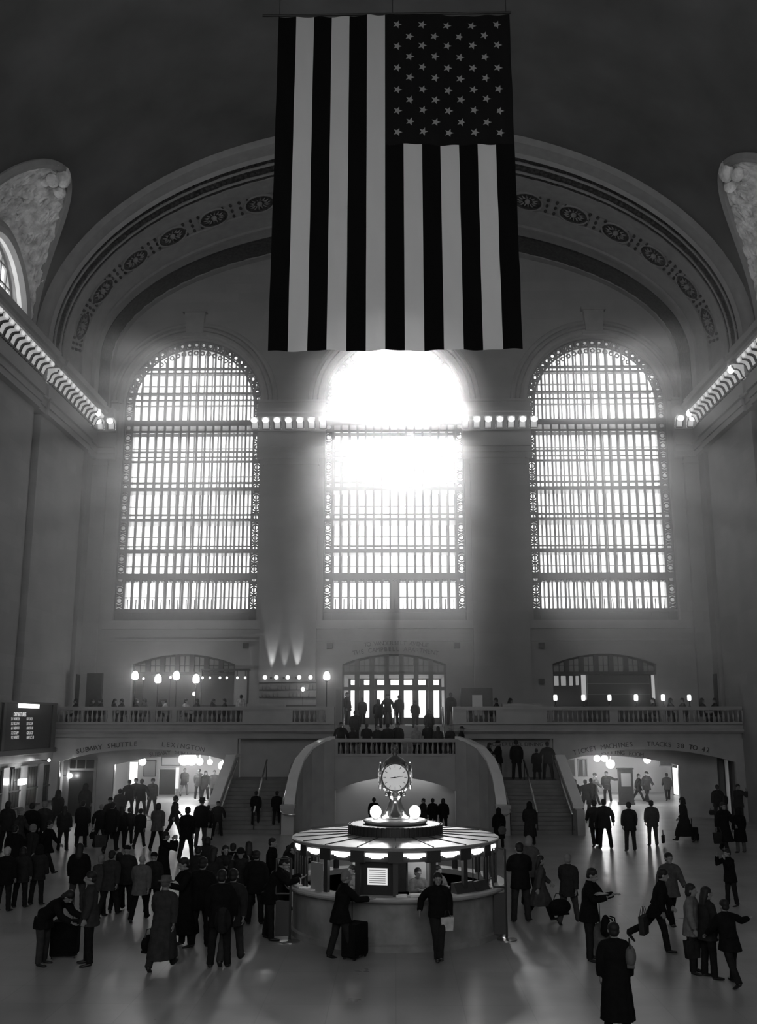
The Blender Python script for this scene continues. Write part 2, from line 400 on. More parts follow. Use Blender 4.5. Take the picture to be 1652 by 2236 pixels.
for s in (-1, 1):
    for c in LUN_Y:
        T(lun(c, s), M['ornament'])
        # plain border along the groin and moulded arch round the window
        def arcpts(ry, rz, z0, x, a0=0, a1=PI, n=40): return [(x, c-ry*math.cos(a0+(a1-a0)*k/n), z0+rz*math.sin(a0+(a1-a0)*k/n)) for k in range(n+1)]
        rim = []
        for k in range(41):
            a = PI*k/40; gz = VZ+6.4*math.sin(a); rim.append((s*(VA*math.sqrt(1-((gz-VZ)/VB)**2)-.03), c-4.3*math.cos(a), gz))
        T(MB().tube(rim, .24, 6, ry=.24), M['plaster'])
        T(MB().tube(arcpts(3.3, 3.6, 23.7, s*18.2), .34, 8).tube(arcpts(3.62, 3.92, 23.7, s*18.1), .1, 8), M['plain'])
        if c > 30:   # carved scrollwork on the visible penetrations
            q = MB(); rs_ = random.Random(5)
            for k in range(34):
                a = R(22+136*(k+.5)/34); t = (.3, .55, .8)[k % 3]+rs_.uniform(-.08, .08)
                def SP(da, dt_):
                    aa, tt = a+da, min(.97, max(.03, t+dt_)); gy, gz = c-4.3*math.cos(aa), VZ+6.4*math.sin(aa); wy, wz = c-3.35*math.cos(aa), 24.0+3.65*math.sin(aa)
                    gx = VA*math.sqrt(max(0, 1-((gz-VZ)/VB)**2)); return (s*(18.3+(gx-18.3)*tt**1.3-.1), wy+(gy-wy)*tt, wz+(gz-wz)*tt)
                d_ = 1 if k % 2 else -1
                q.tube([SP(d_*.07*math.cos(u*.9)*(1-u/9), .13*math.sin(u*.9)*(1-u/9)) for u in range(9)], [.05+.05*(1-u/9) for u in range(9)], 6)
            T(q, M['ornament'])
        if c > 30:   # cartouche with scrolls at the crown of the penetration
            q = MB()
            for k in range(5):
                a = R(80+20*random.random()); t = .45+.5*random.random()
                y_ = c-(3.35+.95*t)*math.cos(a); z_ = 24+(3.65+2.7*t)*math.sin(a)
                gx = VA*math.sqrt(max(0, 1-((VZ+6.4*math.sin(a)-VZ)/VB)**2)); x_ = 18.3+(gx-18.3)*t**1.3
                q.sphere((s*(x_-.12), y_, z_), .1+.14*random.random(), .16+.14*random.random(), .16+.12*random.random(), 8, 6)
            q.sphere((s*15.6, c, 30.2), .35, .5, .55, 12, 8).sphere((s*15.9, c+.5, 29.7), .3, .4, .3, 10, 6).sphere((s*15.9, c-.5, 29.7), .3, .4, .3, 10, 6)
            T(q, M['ornament'])

# great arch ring at the west end
def ringpt(t, phi, off=0.0):
    Y = 47.0+t*9.8; a = 18.3-.85*t; b = 12.2-4.2*t; z0 = 24.0+2.5*t
    # inward normal offset (towards the hall and down)
    nx, nz = math.cos(phi), math.sin(phi)
    return ((a-off)*nx, Y, z0+(b-off)*nz)
NPH = 120
def ring(t0, t1, off0, off1, m, nt_=2, amp=0.0, phi0=0.0):
    rows = []
    for j in range(nt_+1):
        t = t0+(t1-t0)*j/nt_; off = off0+(off1-off0)*j/nt_; row = []
        # legs down to the cornice
        for k in range(-3, NPH+4):
            if k < 0: p = ringpt(t, PI, off); row.append((p[0], p[1], 23.2+(p[2]-23.2)*(k+3)/3))
            elif k > NPH: p = ringpt(t, 0, off); row.append((p[0], p[1], p[2]+(23.2-p[2])*(k-NPH)/3))
            else: row.append(ringpt(t, PI-PI*k/NPH, off+(amp*abs(math.sin(k*2.1)) if amp else 0)))
        rows.append(row)
    return MB().grid(rows)
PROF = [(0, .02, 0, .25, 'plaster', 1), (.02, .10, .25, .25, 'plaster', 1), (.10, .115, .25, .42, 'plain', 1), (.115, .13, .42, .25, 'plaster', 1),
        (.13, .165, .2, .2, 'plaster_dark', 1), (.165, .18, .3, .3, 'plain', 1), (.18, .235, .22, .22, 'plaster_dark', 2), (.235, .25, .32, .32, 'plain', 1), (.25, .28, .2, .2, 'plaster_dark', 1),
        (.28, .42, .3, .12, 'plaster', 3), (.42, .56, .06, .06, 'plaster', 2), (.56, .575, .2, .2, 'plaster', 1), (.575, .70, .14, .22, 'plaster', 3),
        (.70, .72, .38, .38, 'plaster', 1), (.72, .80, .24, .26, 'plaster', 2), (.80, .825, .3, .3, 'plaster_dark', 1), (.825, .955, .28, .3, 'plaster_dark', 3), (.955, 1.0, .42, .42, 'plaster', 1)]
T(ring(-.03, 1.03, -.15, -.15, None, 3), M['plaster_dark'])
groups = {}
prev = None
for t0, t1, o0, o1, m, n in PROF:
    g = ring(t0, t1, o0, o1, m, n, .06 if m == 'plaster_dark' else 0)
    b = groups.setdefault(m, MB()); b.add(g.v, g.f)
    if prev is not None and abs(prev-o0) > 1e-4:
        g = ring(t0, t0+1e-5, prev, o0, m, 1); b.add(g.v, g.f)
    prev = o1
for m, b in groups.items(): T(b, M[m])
# beads along the ornament bands
for t, off, r in ((.147, .22, .1), (.208, .24, .14), (.265, .22, .08)):
    q = MB()
    for k in range(1, 160):
        phi = PI*k/160
        if abs(phi-PI/2) < .2: continue
        p = ringpt(t, phi, off+.03); q.sphere(p, r, r*.7, r, 6, 4)
    T(q, M['plaster_dark'])
# rosette medallions on the arch soffit
def medallion(phi):
    c = Vector(ringpt(.49, phi, .08)); u = (Vector(ringpt(.49, phi+.01, .08))-c).normalized(); v = (Vector(ringpt(.5, phi, .08))-c).normalized()
    n = u.cross(v).normalized()
    if n.dot(Vector((0, 20, 15))-c) < 0: n = -n
    th = MB()
    def P(a, r, h, rv=None): rv = rv or r*.82; return c+u*(r*math.cos(a))+v*(rv*math.sin(a))+n*h
    def ringband(r0, h0, r1, h1, N=28):
        vs = [P(2*PI*k/N, r0, h0) for k in range(N)]+[P(2*PI*k/N, r1, h1) for k in range(N)]
        th.add(vs, [(k, (k+1) % N, N+(k+1) % N, N+k) for k in range(N)])
    th.m = 1; ringband(.95, .0, .92, .12); ringband(.92, .12, .82, .1); th.m = 0; ringband(.82, .1, .78, .03); ringband(.78, .03, .15, .03)
    for k in range(14):
        a = 2*PI*k/14
        vs = [P(a-.14, .3, .05), P(a, .66, .05), P(a+.14, .3, .05), P(a, .45, .16)]
        th.m = 1; th.add(vs, [(0, 1, 3), (1, 2, 3), (2, 0, 3)]) if k % 1 == 0 else None
    th.m = 1; th.sphere(c+n*.06, .17, .17, .17, 10, 6)
    return th
TM = [2.02, 2.19, 2.365, 2.55, 2.765, 2.985]; TM = [PI/2] + [PI/2+.15, PI/2+.3]+TM
for phi in sorted(set(TM+[PI-p for p in TM])):
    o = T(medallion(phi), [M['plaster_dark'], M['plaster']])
# scroll foliage between the medallions
q = MB()
for k in range(1, 100):
    phi = PI*k/100+.015
    for j in range(3): q.sphere(ringpt(.44+.05*j, phi, .1), .1, .16, .08, 6, 4)
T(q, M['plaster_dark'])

# moulded archivolts, keystones above the west windows
for i, x in enumerate(WX):
    q = MB()
    for r, th in ((4.42, .2), (4.75, .12), (5.05, .16)):
        q.tube([(x+r*math.cos(PI*k/40), YW-.05, 23.85+r*math.sin(PI*k/40)) for k in range(41)], th, 8, ry=.14)
    T(q, M['plaster'])
    if i != 1:
        T(MB().prism([(x-.5, 28.25), (x+.5, 28.25), (x+.62, 29.6), (x-.62, 29.6)], 'Y', YW-.35, YW).box(x-.75, x+.75, YW-.42, YW, 29.6, 29.8).box(x-.7, x+.7, YW-.3, YW, 28.05, 28.25), M['plaster'])
# sill courses below the windows
for i, x in enumerate(WX):
    T(MB().box(x-4.7, x+4.7, YW-.22, YW, 10.2, 10.68).box(x-4.55, x+4.55, YW-.12, YW, 9.5, 9.62), M['plain'])

# ---------------- windows: an inner and an outer iron grille with glass and glass-floored walkways
ROWS = [(26.23, .16), (25.95, .1), (24.64, .12), (24.2, .08), (22.75, .36), (22.2, .12), (20.93, .1), (20.6, .07), (20.3, .09), (19.0, .12), (18.62, .22), (17.04, .1), (16.76, .14), (15.13, .08), (14.85, .24), (13.35, .34), (11.36, .14)]
ROWS2 = [(26.45, .12), (25.7, .08), (24.4, .1), (22.5, .2), (20.8, .1), (18.8, .16), (16.9, .12), (15.0, .16), (13.3, .2), (12.3, .06), (14.2, .06), (16.0, .06), (17.9, .06), (19.8, .06), (21.6, .06), (23.4, .06), (25.1, .06)]
glass = bpy.data.materials.new('dusty_glass'); glass.use_nodes = True
_t = glass.node_tree; _t.nodes.clear(); _o = nn(_t, 'ShaderNodeOutputMaterial'); _tr = nn(_t, 'ShaderNodeBsdfTransparent'); _tr.inputs[0].default_value = (.93, .93, .93, 1)
_d = nn(_t, 'ShaderNodeBsdfTranslucent'); _d.inputs[0].default_value = (.8, .8, .8, 1); _m = nn(_t, 'ShaderNodeMixShader'); _m.inputs[0].default_value = .06
_t.links.new(_tr.outputs[0], _m.inputs[1]); _t.links.new(_d.outputs[0], _m.inputs[2]); _t.links.new(_m.outputs[0], _o.inputs['Surface'])
M['glass'] = glass
walk = mat('walkway_glass', .35, .3, .5)
def grille(x, Y, rows, th, border, name, parent):
    q = MB(); HWI = WHW-.5; zc = 28.05-WHW
    def half(z, R_=None):
        R_ = R_ or HWI; return R_ if z <= zc else math.sqrt(max(0, R_*R_-(z-zc)**2))
    pitch = 2*HWI/15
    for k in range(16):
        xx = -HWI+pitch*k; top = zc+math.sqrt(max(0, (WHW-.1)**2-xx*xx))
        q.box(x+xx-th/2, x+xx+th/2, Y-.08, Y+.08, 11.0, min(top, 27.75))
    for z, t in rows:
        h = half(z, WHW-.1); q.box(x-h, x+h, Y-.06, Y+.06, z-t/2, z+t/2)
    if border:
        # outer and inner frame, and the lattice strip between them
        for R_, t in ((WHW, .1), (HWI, .07)):
            q.tube([(x-R_, Y, 10.7), (x-R_, Y, zc)]+[(x-R_*math.cos(PI*k/32), Y, zc+R_*math.sin(PI*k/32)) for k in range(1, 32)]+[(x+R_, Y, zc), (x+R_, Y, 10.7)], t, 6)
    q.build(name, M['iron'], parent)
    if border:
        g = MB(); z = 11.3; RM = WHW-.25
        def loop(cx, cz, r, tt=.045): g.tube([(cx+r*math.cos(2*PI*k/8), Y, cz+r*math.sin(2*PI*k/8)) for k in range(8)], tt, 4, closed=True)
        n = 0
        while z < zc:
            for s in (-1, 1):
                loop(x+s*RM, z, .17); g.tube([(x+s*RM-.24, Y, z+.2), (x+s*RM+.24, Y, z+.42)], .05, 4); g.tube([(x+s*RM+.24, Y, z+.2), (x+s*RM-.24, Y, z+.42)], .05, 4)
                if n % 3 == 0: g.box(x+s*RM-.25, x+s*RM+.25, Y-.03, Y+.03, z-.28, z-.12)
            z += .62; n += 1
        for k in range(1, 28):
            a = PI*k/28; cx, cz = x+RM*math.cos(a), zc+RM*math.sin(a); loop(cx, cz, .15, .06)
            a2 = a-PI/56; g.tube([(x+(RM-.25)*math.cos(a2), Y, zc+(RM-.25)*math.sin(a2)), (x+(RM+.25)*math.cos(a2), Y, zc+(RM+.25)*math.sin(a2))], .07, 4)
        # fan infill at the crown between inner arch and top rail
        for k in range(2, 27):
            a = PI*k/28; cx, cz = x+(RM-.52)*math.cos(a), zc+(RM-.52)*math.sin(a)
            if cz > 26.3: loop(cx, cz, .12, .05)
        # little arched heads in the lowest row of lights
        for k in range(15):
            cx = x-HWI+pitch*(k+.5)
            g.tube([(cx-.2*math.cos(PI*j/6), Y, 12.95+.2*math.sin(PI*j/6)) for j in range(7)], .045, 4)
            g.tube([(cx-.2, Y, 13.18), (cx, Y, 13.06), (cx+.2, Y, 13.18)], .05, 4)
            g.box(cx-.03, cx+.03, Y-.02, Y+.02, 11.4, 12.0)
        g.build('lattice', M['iron'], parent)
for i, x in enumerate(WX):
    wn = bpy.data.objects.new('window_%d' % (i+1), None); COL.objects.link(wn); struct(wn)
    grille(x, 57.35, ROWS, .11, True, 'window_grille', wn)
    grille(x, 59.05, ROWS2, .1, False, 'outer_grille', wn)
    plate('pane', arch_poly(x, WHW-.05, 10.7, 28.0), [], .02, glass, 'Y', 57.5, wn)
    q = MB()
    for z in (22.75, 18.72, 16.76, 14.9, 13.3): q.box(x-4.2, x+4.2, 57.5, 59.0, z-.08, z+.06)
    q.build('walkway', walk, wn)
    MB().box(x-4.2, x+4.2, 57.3, 57.55, 10.66, 11.32).box(x-4.2, x+4.2, 57.2, 57.5, 11.2, 11.34).build('base_panel', M['iron'], wn)
    if i == 1: MB().box(x-.22, x+.22, 57.4, 57.46, 11.4, 13.1).build('blocked_pane', M['grey'], wn)
    # outer jamb walls closing the gap between the grilles
    J = MB().box(x-4.9, x-4.2, 57.8, 59.9, 10, 28.2).box(x+4.2, x+4.9, 57.8, 59.9, 10, 28.2).box(x-4.9, x+4.9, 57.8, 59.9, 10, 10.7).box(x-4.9, x+4.9, 57.8, 59.9, 28.05, 28.5)
    T(J, M['plain'])
# outer wall skin beyond the windows
struct(plate('wall_outer', [(-HW-1, -.3), (HW+1, -.3), (HW+1, 37), (-HW-1, 37)], [arch_poly(x, WHW, 10.68, 28.05) for x in WX]+[seg_poly(-2.97, 2.95, BF+.02, 8.2, 8.78)], .5, M['stone'], 'Y', 59.6)) if False else None
# lunette windows on the sides
for s in (-1, 1):
    for k, c in enumerate(LUN_Y):
        wn = bpy.data.objects.new('window_%d' % (4+k+(0 if s < 0 else 7)), None); COL.objects.link(wn); struct(wn)
        q = MB(); X = s*18.8
        for j in range(9):
            yy = -2.7+.675*j; zt = 24.3+math.sqrt(max(0, 9-yy*yy)); q.box(X-.05, X+.05, c+yy-.05, c+yy+.05, 23.5, zt)
        for z in (24.4, 25.6, 26.5): q.box(X-.05, X+.05, c-3, c+3, z-.05, z+.05)
        q.tube([(X, c-2.95*math.cos(PI*k2/24), 24.3+2.95*math.sin(PI*k2/24)) for k2 in range(25)], .1, 6)
        q.build('window_grille', M['iron'], wn)
# east wall behind the viewer with its three windows, vault end
struct(plate('wall_east', [(-HW-.9, 0), (HW+.9, 0), (HW+.9, 37), (-HW-.9, 37)], [arch_poly(x, WHW, 10.68, 28.05) for x in WX], 1.0, M['stone'], 'Y', YE-1.0))
wn = bpy.data.objects.new('window_18', None); COL.objects.link(wn); struct(wn)
q = MB()
for x in WX:
    for k in range(15): q.box(x-4.2+.6*k-.06, x-4.2+.6*k+.06, YE-.9, YE-.8, 10.7, 28)
    for z in (13.3, 16, 19, 22.6, 25): q.box(x-4.2, x+4.2, YE-.9, YE-.8, z-.15, z+.15)
q.build('window_grille', M['iron'], wn)

# ---------------- balcony, arches below it and passages
AX = 13.0
def arch_top(x, x0=8.5, x1=17.5, zs=2.95, za=3.58):
    t = (abs(x)-x0)/(x1-x0); return zs+(za-zs)*(1-(2*t-1)**2)
opn = lambda s: [(s*8.5, -.01), (s*17.5, -.01)] + [(s*(17.5-9.0*k/20), arch_top(17.5-9.0*k/20)) for k in range(21)]
struct(plate('wall_balcony', [(-HW, .0), (HW, .0), (HW, 4.13), (-HW, 4.13)], [], .3, M['marble'], 'Y', 52.5)) if False else None
for s, nm in ((-1, 'wall_balcony_left'), (1, 'wall_balcony_right')):
    pts = [(s*18.3, 0), (s*17.5, 0)] + [(s*(17.5-9.0*k/20), arch_top(17.5-9.0*k/20)) for k in range(21)] + [(s*8.5, 0), (s*8.2, 0), (s*8.2, 4.13), (s*18.3, 4.13)]
    struct(plate(nm, pts, [], .5, M['marble'], 'Y', 52.5))
    # wall behind the stairs
    T(MB().box(min(s*3.1, s*8.2), max(s*3.1, s*8.2), 53.6, 53.9, 0, 4.6), M['marble'])
    # inner wall with smaller arch
    ia = lambda x: 2.68+.52*(1-((x-10.9)/4.4)**2)
    pts = [(s*18.3, 0), (s*15.3, 0)] + [(s*(15.3-6.7*k/16), ia(15.3-6.7*k/16)) for k in range(17)] + [(s*8.6, 0), (s*8.2, 0), (s*8.2, 4.4), (s*18.3, 4.4)]
    struct(plate('wall_inner_left' if s < 0 else 'wall_inner_right', pts, [], .4, M['marble'], 'Y', 55.0))
    # balcony slab and soffit
    T(MB().box(min(s*3.0, s*18.3), max(s*3.0, s*18.3), 52.75, 57.9, 4.4, BF).box(min(s*8.2, s*18.3), max(s*8.2, s*18.3), 52.7, 57, 4.1, 4.4), M['marble'])
    # passage room
    P = MB(); x0, x1 = min(s*8.4, s*19.6), max(s*8.4, s*19.6)
    P.box(min(s*8.2, s*8.4), max(s*8.2, s*8.4), 55.4, 74, 0, 3.9).box(min(s*19.5, s*19.7), max(s*19.5, s*19.7), 56.8, 74, 0, 3.9).box(x0, x1, 73.8, 74, 0, 3.9).box(x0, x1, 57.0, 74, 3.6, 3.9).box(min(s*8.4, s*18.3), max(s*8.4, s*18.3), 55.4, 57.0, 3.6, 3.9)
    struct(P.build('wall_passage_left' if s < 0 else 'wall_passage_right', M['passage']))
# balcony front moulding (dark undercut, then fascia)
for s in (-1, 1):
    a, b = (s*3.05, s*18.3) if s > 0 else (-18.3, -3.15)
    T(MB().prism([(52.75, 4.1), (52.62, 4.12), (52.6, 4.38), (52.3, 4.42), (52.2, 4.5), (52.2, 4.58), (52.32, 4.62), (52.38, 4.86), (52.38, 4.92), (52.75, 4.92)], 'X', a, b), M['marble'])
# central recess wall (niche) of the stair block
nich = seg_poly(-3.05, 3.0, -.01, 1.62, 2.28)
path = [(-4.85, 46.6), (-4.8, 48.0), (-4.6, 49.0), (-4.2, 49.8), (-3.6, 50.3), (-3.05, 50.5)]
def wall_top(x, y):     # top of the curved stair parapet, from newel up to the landing rail
    if y < 46.7: return 1.0
    if y >= 50.45: return 4.15
    return 1.0+(4.15-1.0)*((y-46.6)/3.9)**.8
ft = [(-3.05, -0.0), (-3.05, 1.62)] + [(-3.05+6.05*k/16, 1.62+.66*(1-(2*k/16-1)**2)) for k in range(1, 16)] + [(3.0, 1.62), (3.0, 0)]
struct(plate('wall_stair_block', [(-3.1, 0)] + ft + [(3.05, 0), (3.05, 3.36), (-3.1, 3.36)], [], .4, M['marble'], 'Y', 50.5))
T(MB().box(-3.0, 3.0, 51.6, 51.9, 0, 2.6).box(-3.4, -3.0, 50.9, 51.9, 0, 2.6).box(3.0, 3.4, 50.9, 51.9, 0, 2.6).box(-3, 3, 50.9, 51.9, 2.35, 2.5), M['passage'])
T(MB().box(-4.6, 4.6, 50.95, 53.6, 2.95, 3.15), M['marble'])        # upper landing
for s in (-1, 1):
    rows_o, rows_i = [], []
    P = [(s*abs(x), y) for x, y in path]
    # subdivide the curve
    pp = []
    for i in range(len(P)-1):
        for k in range(4): t = k/4; pp.append((P[i][0]+(P[i+1][0]-P[i][0])*t, P[i][1]+(P[i+1][1]-P[i][1])*t))
    pp.append(P[-1]); q = MB(); c = MB(); n = len(pp)
    for th, tgt, zz in ((.17, q, 0), (.24, c, 1)):
        ring_ = []
        for i, (x, y) in enumerate(pp):
            d = Vector((pp[min(i+1, n-1)][0]-pp[max(i-1, 0)][0], pp[min(i+1, n-1)][1]-pp[max(i-1, 0)][1])).normalized(); nx, ny = -d.y, d.x
            zt = wall_top(x, y); z0 = 0 if not zz else zt-.02; z1 = zt-.02 if not zz else zt+.12
            ring_.append([(x+nx*th, y+ny*th, z0), (x-nx*th, y-ny*th, z0), (x-nx*th, y-ny*th, z1), (x+nx*th, y+ny*th, z1), (x+nx*th, y+ny*th, z0)])
        tgt.grid(ring_); tgt.add(ring_[0][:4], [(0, 1, 2, 3)]); tgt.add(ring_[-1][:4], [(0, 1, 2, 3)])
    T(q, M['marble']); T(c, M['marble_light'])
    # newel block at the foot
    T(MB().box(s*4.85-.28, s*4.85+.28, 46.1, 46.65, 0, 1.15).box(s*4.85-.34, s*4.85+.34, 46.05, 46.7, 1.15, 1.3), M['marble'])
    # first flight
    st = MB(); N = 13; rise = 2.13/N; run = .33
    poly = [(46.7, 0)]
    for k in range(N): poly += [(46.7+k*run, (k+1)*rise), (46.7+(k+1)*run, (k+1)*rise)]
    poly += [(53.6, N*rise), (53.6, 0)]
    a, b = sorted((s*4.9, s*8.15)); struct(st.prism(poly, 'X', a, b).build('floor_stair_left' if s < 0 else 'floor_stair_right', M['step']))
    # second flight turning to the landing
    poly = [(s*4.9, 2.13)]
    for k in range(6): poly += [(s*(4.9-.05-k*.3), 2.13+(k+1)*.17), (s*(4.9-.05-(k+1)*.3), 2.13+(k+1)*.17)]
    poly += [(s*3.05, 2.13)]
    T(MB().prism(poly, 'Y', 51.0, 53.6), M['marble'])
    # outer parapet of the flight with pale coping
    op = [(46.2, 0), (46.2, 1.1), (46.7, 1.1), (51.4, 3.2), (53.0, 3.2), (53.0, 0)]
    a, b = sorted((s*8.15, s*8.5)); T(MB().prism(op, 'X', a, b), M['marble'])
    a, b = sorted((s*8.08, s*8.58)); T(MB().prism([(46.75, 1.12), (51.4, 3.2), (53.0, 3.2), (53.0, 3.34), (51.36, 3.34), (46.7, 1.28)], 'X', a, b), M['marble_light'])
# central stair from landing to balcony
poly = [(52.6, 3.15)]
for k in range(10): poly += [(52.6+k*.31, 3.15+(k+1)*.165), (52.6+(k+1)*.31, 3.15+(k+1)*.165)]
poly += [(57.8, BF), (57.8, 3.15)]
T(MB().prism(poly, 'X', -3.0, 3.0), M['marble'])
# ================================================================== FITTINGS AND OBJECTS
# ---------------- dark lettering set on the stone
LET = mat('dark_lettering', .05, .8, .1)
struct(text_mesh('trim_901', 'TO VANDERBILT AVENUE', .34, LET, (0, YW-.02, 9.2), arc=(-1.75, 1.95, lambda x: 9.28-.035*x*x, lambda x: -.07*x), sx=1))
struct(text_mesh('trim_902', 'THE CAMPBELL APARTMENT', .34, LET, (0, YW-.02, 8.8), arc=(-2.4, 2.5, lambda x: 8.93-.04*x*x, lambda x: -.08*x)))
at_ = lambda x: arch_top(x)+.16
dat = lambda x: (arch_top(x+.01)-arch_top(x-.01))/.02
for k, (txt, a, b) in enumerate((('SUBWAY SHUTTLE', -16.6, -13.4), ('LEXINGTON', -12.2, -9.9), ('TICKET MACHINES', 9.2, 12.3), ('TRACKS 38 TO 42', 13.0, 16.2))):
    struct(text_mesh('trim_%d' % (903+k), txt, .34, LET, ((a+b)/2, 52.48, 3.6), arc=(a, b, at_, dat)))
for k, (txt, a, b) in enumerate((('SUBWAY SHUTTLE', -13.4, -10.6), ('WAITING ROOM', 11.0, 13.4))):
    f = lambda x: 2.72+.52*(1-((abs(x)-10.9)/4.4)**2)+.04
    struct(text_mesh('trim_%d' % (907+k), txt, .3, LET, ((a+b)/2, 54.98, 3.2), arc=(a, b, f, lambda x: (f(x+.01)-f(x-.01))/.02)))
struct(text_mesh('trim_909', 'LOWER LEVEL DINING', .28, LET, (6.4, 53.58, 3.72), sx=1))

# ---------------- vents and dark recesses on the west wall
for px, py in ((536, 1410), (719, 1410), (998, 1409), (1182, 1409), (1182, 1488)):
    p = atY(px, py, YW-.3); T(MB().box(p.x-.16, p.x+.16, YW-.33, YW-.2 if abs(p.x) > 4.4 else YW+.02, p.z-.16, p.z+.16), M['bronze'])
for px in (581, 1135):
    p = atY(px, 1560, 52.3)
    T(MB().prism([(p.x-.25, 4.98), (p.x+.25, 4.98), (p.x+.25, 5.48), (p.x+.12, 5.6), (p.x-.12, 5.6), (p.x-.25, 5.48)], 'Y', 52.33, 52.4), M['black'])
# tall arched niches with dark doors in the side walls at the balcony
for s in (-1, 1):
    q = MB().prism([(54.9, BF), (55.45, BF), (55.45, 8.6), (55.17, 8.9), (54.9, 8.6)], 'X', s*18.28, s*18.2)
    T(q, M['bronze'])
    T(MB().box(min(s*17.9, s*18.28), max(s*17.9, s*18.28), 55.9, 56.7, BF, 7.6), M['bronze'])

# ---------------- doorways at the balcony
def doorway(k, cx, fan, mid, low):
    d = bpy.data.objects.new('door_%d' % k, None); COL.objects.link(d); struct(d)
    x0, x1 = cx-2.97, cx+2.95; Y = 57.2
    q = MB(); q.box(x0, x1, Y-.1, Y+.1, 7.62, 7.78)
    if mid: q.box(x0, x1, Y-.1, Y+.1, 6.72, 6.92)
    n = 7; pw = (x1-x0)/n
    for j in range(n+1):
        zt = 8.2+.58*(1-(2*j/n-1)**2); w_ = .1 if j in (0, n) else .14
        q.box(x0+pw*j-w_, x0+pw*j+w_, Y-.1, Y+.1, (BF if mid else 7.7), zt)
    for j in range(n):   # thin glazing bars of the fan
        a = x0+pw*(j+.5); q.box(a-.02, a+.02, Y-.03, Y+.03, 7.7, 8.7-.3*abs(2*(j+.5)/n-1)**2)
        q.box(x0+pw*j, x0+pw*(j+1), Y-.03, Y+.03, 8.12, 8.16)
    arc_ = [(x0+(x1-x0)*j/16, Y, 8.2+.58*(1-(2*j/16-1)**2)) for j in range(17)]
    q.tube(arc_, .12, 6)
    q.build('door_frame', M['bronze'], d)
    plate('fan_glass', seg_poly(x0, x1, 7.7, 8.2, 8.78), [], .02, fan, 'Y', Y+.1, d)
    return d
fan_glass = mat('dull_fan_glass', .3, .3, .5)
doorway(1, -12.1, fan_glass, False, None)
doorway(2, -.04, mat('dark_fan_glass', .12, .2, .5), True, None)
doorway(3, 11.95, fan_glass, False, None)
# vestibule behind the middle doors, open to daylight at its far end
V = MB().box(-3.4, -3.05, 57.9, 66, BF, 9).box(3.05, 3.4, 57.9, 66, BF, 9).box(-3.4, 3.4, 57.5, 66, 7.75, 8.0).box(-3.4, 3.4, 57.9, 66, 4.4, BF)
T(V, M['passage'])
V = MB().box(-3.2, 3.2, 65.6, 65.8, 7.02, 7.34).box(-3.2, 3.2, 65.6, 65.8, 7.66, 8).box(-3.2, 3.2, 65.6, 65.8, BF, 5.25)
for j in range(8): xx = -3.05+6.1*j/7; V.box(xx-.16, xx+.16, 65.6, 65.8, BF, 8)
T(V, M['bronze'])
# rooms behind the side arches
for s in (-1, 1):
    a, b = sorted((s*8.7, s*15.4))
    T(MB().box(a, b, 60.0, 60.2, BF, 9).box(a, a+.2, 57.9, 60.2, BF, 9).box(b-.2, b, 57.9, 60.2, BF, 9).box(a, b, 57.9, 60.2, 8.8, 9).box(a, b, 57.9, 60.2, 4.5, BF), M['grey'])
# right arch: pilasters with the light on them put in as glow, small lit transom panes and a dark screen between
for px0, px1, py0, py1, m in ((1268, 1280, 1474, 1528, 'pilaster_glow'), (1421, 1430, 1474, 1526, 'pilaster_glow'), (1209, 1219, 1476, 1497, 'pane_lit'), (1224, 1235, 1476, 1497, 'pane_lit'), (1242, 1250, 1476, 1497, 'pane_lit'), (1256, 1263, 1476, 1496, 'pane_lit')):
    if m not in M: M[m] = emit_mat(m, .42 if m == 'pilaster_glow' else .3)
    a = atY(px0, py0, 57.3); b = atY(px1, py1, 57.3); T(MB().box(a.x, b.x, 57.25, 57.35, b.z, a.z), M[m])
a = atY(1281, 1474, 57.0); b = atY(1420, 1534, 57.0)
T(MB().box(a.x, b.x, 57.0, 57.2, BF, a.z), M['bronze'])
T(MB().box(a.x, b.x, 56.95, 57.0, a.z-.5, a.z-.46).box(a.x, b.x, 56.95, 57.0, a.z-1.1, a.z-1.06), M['grey'])

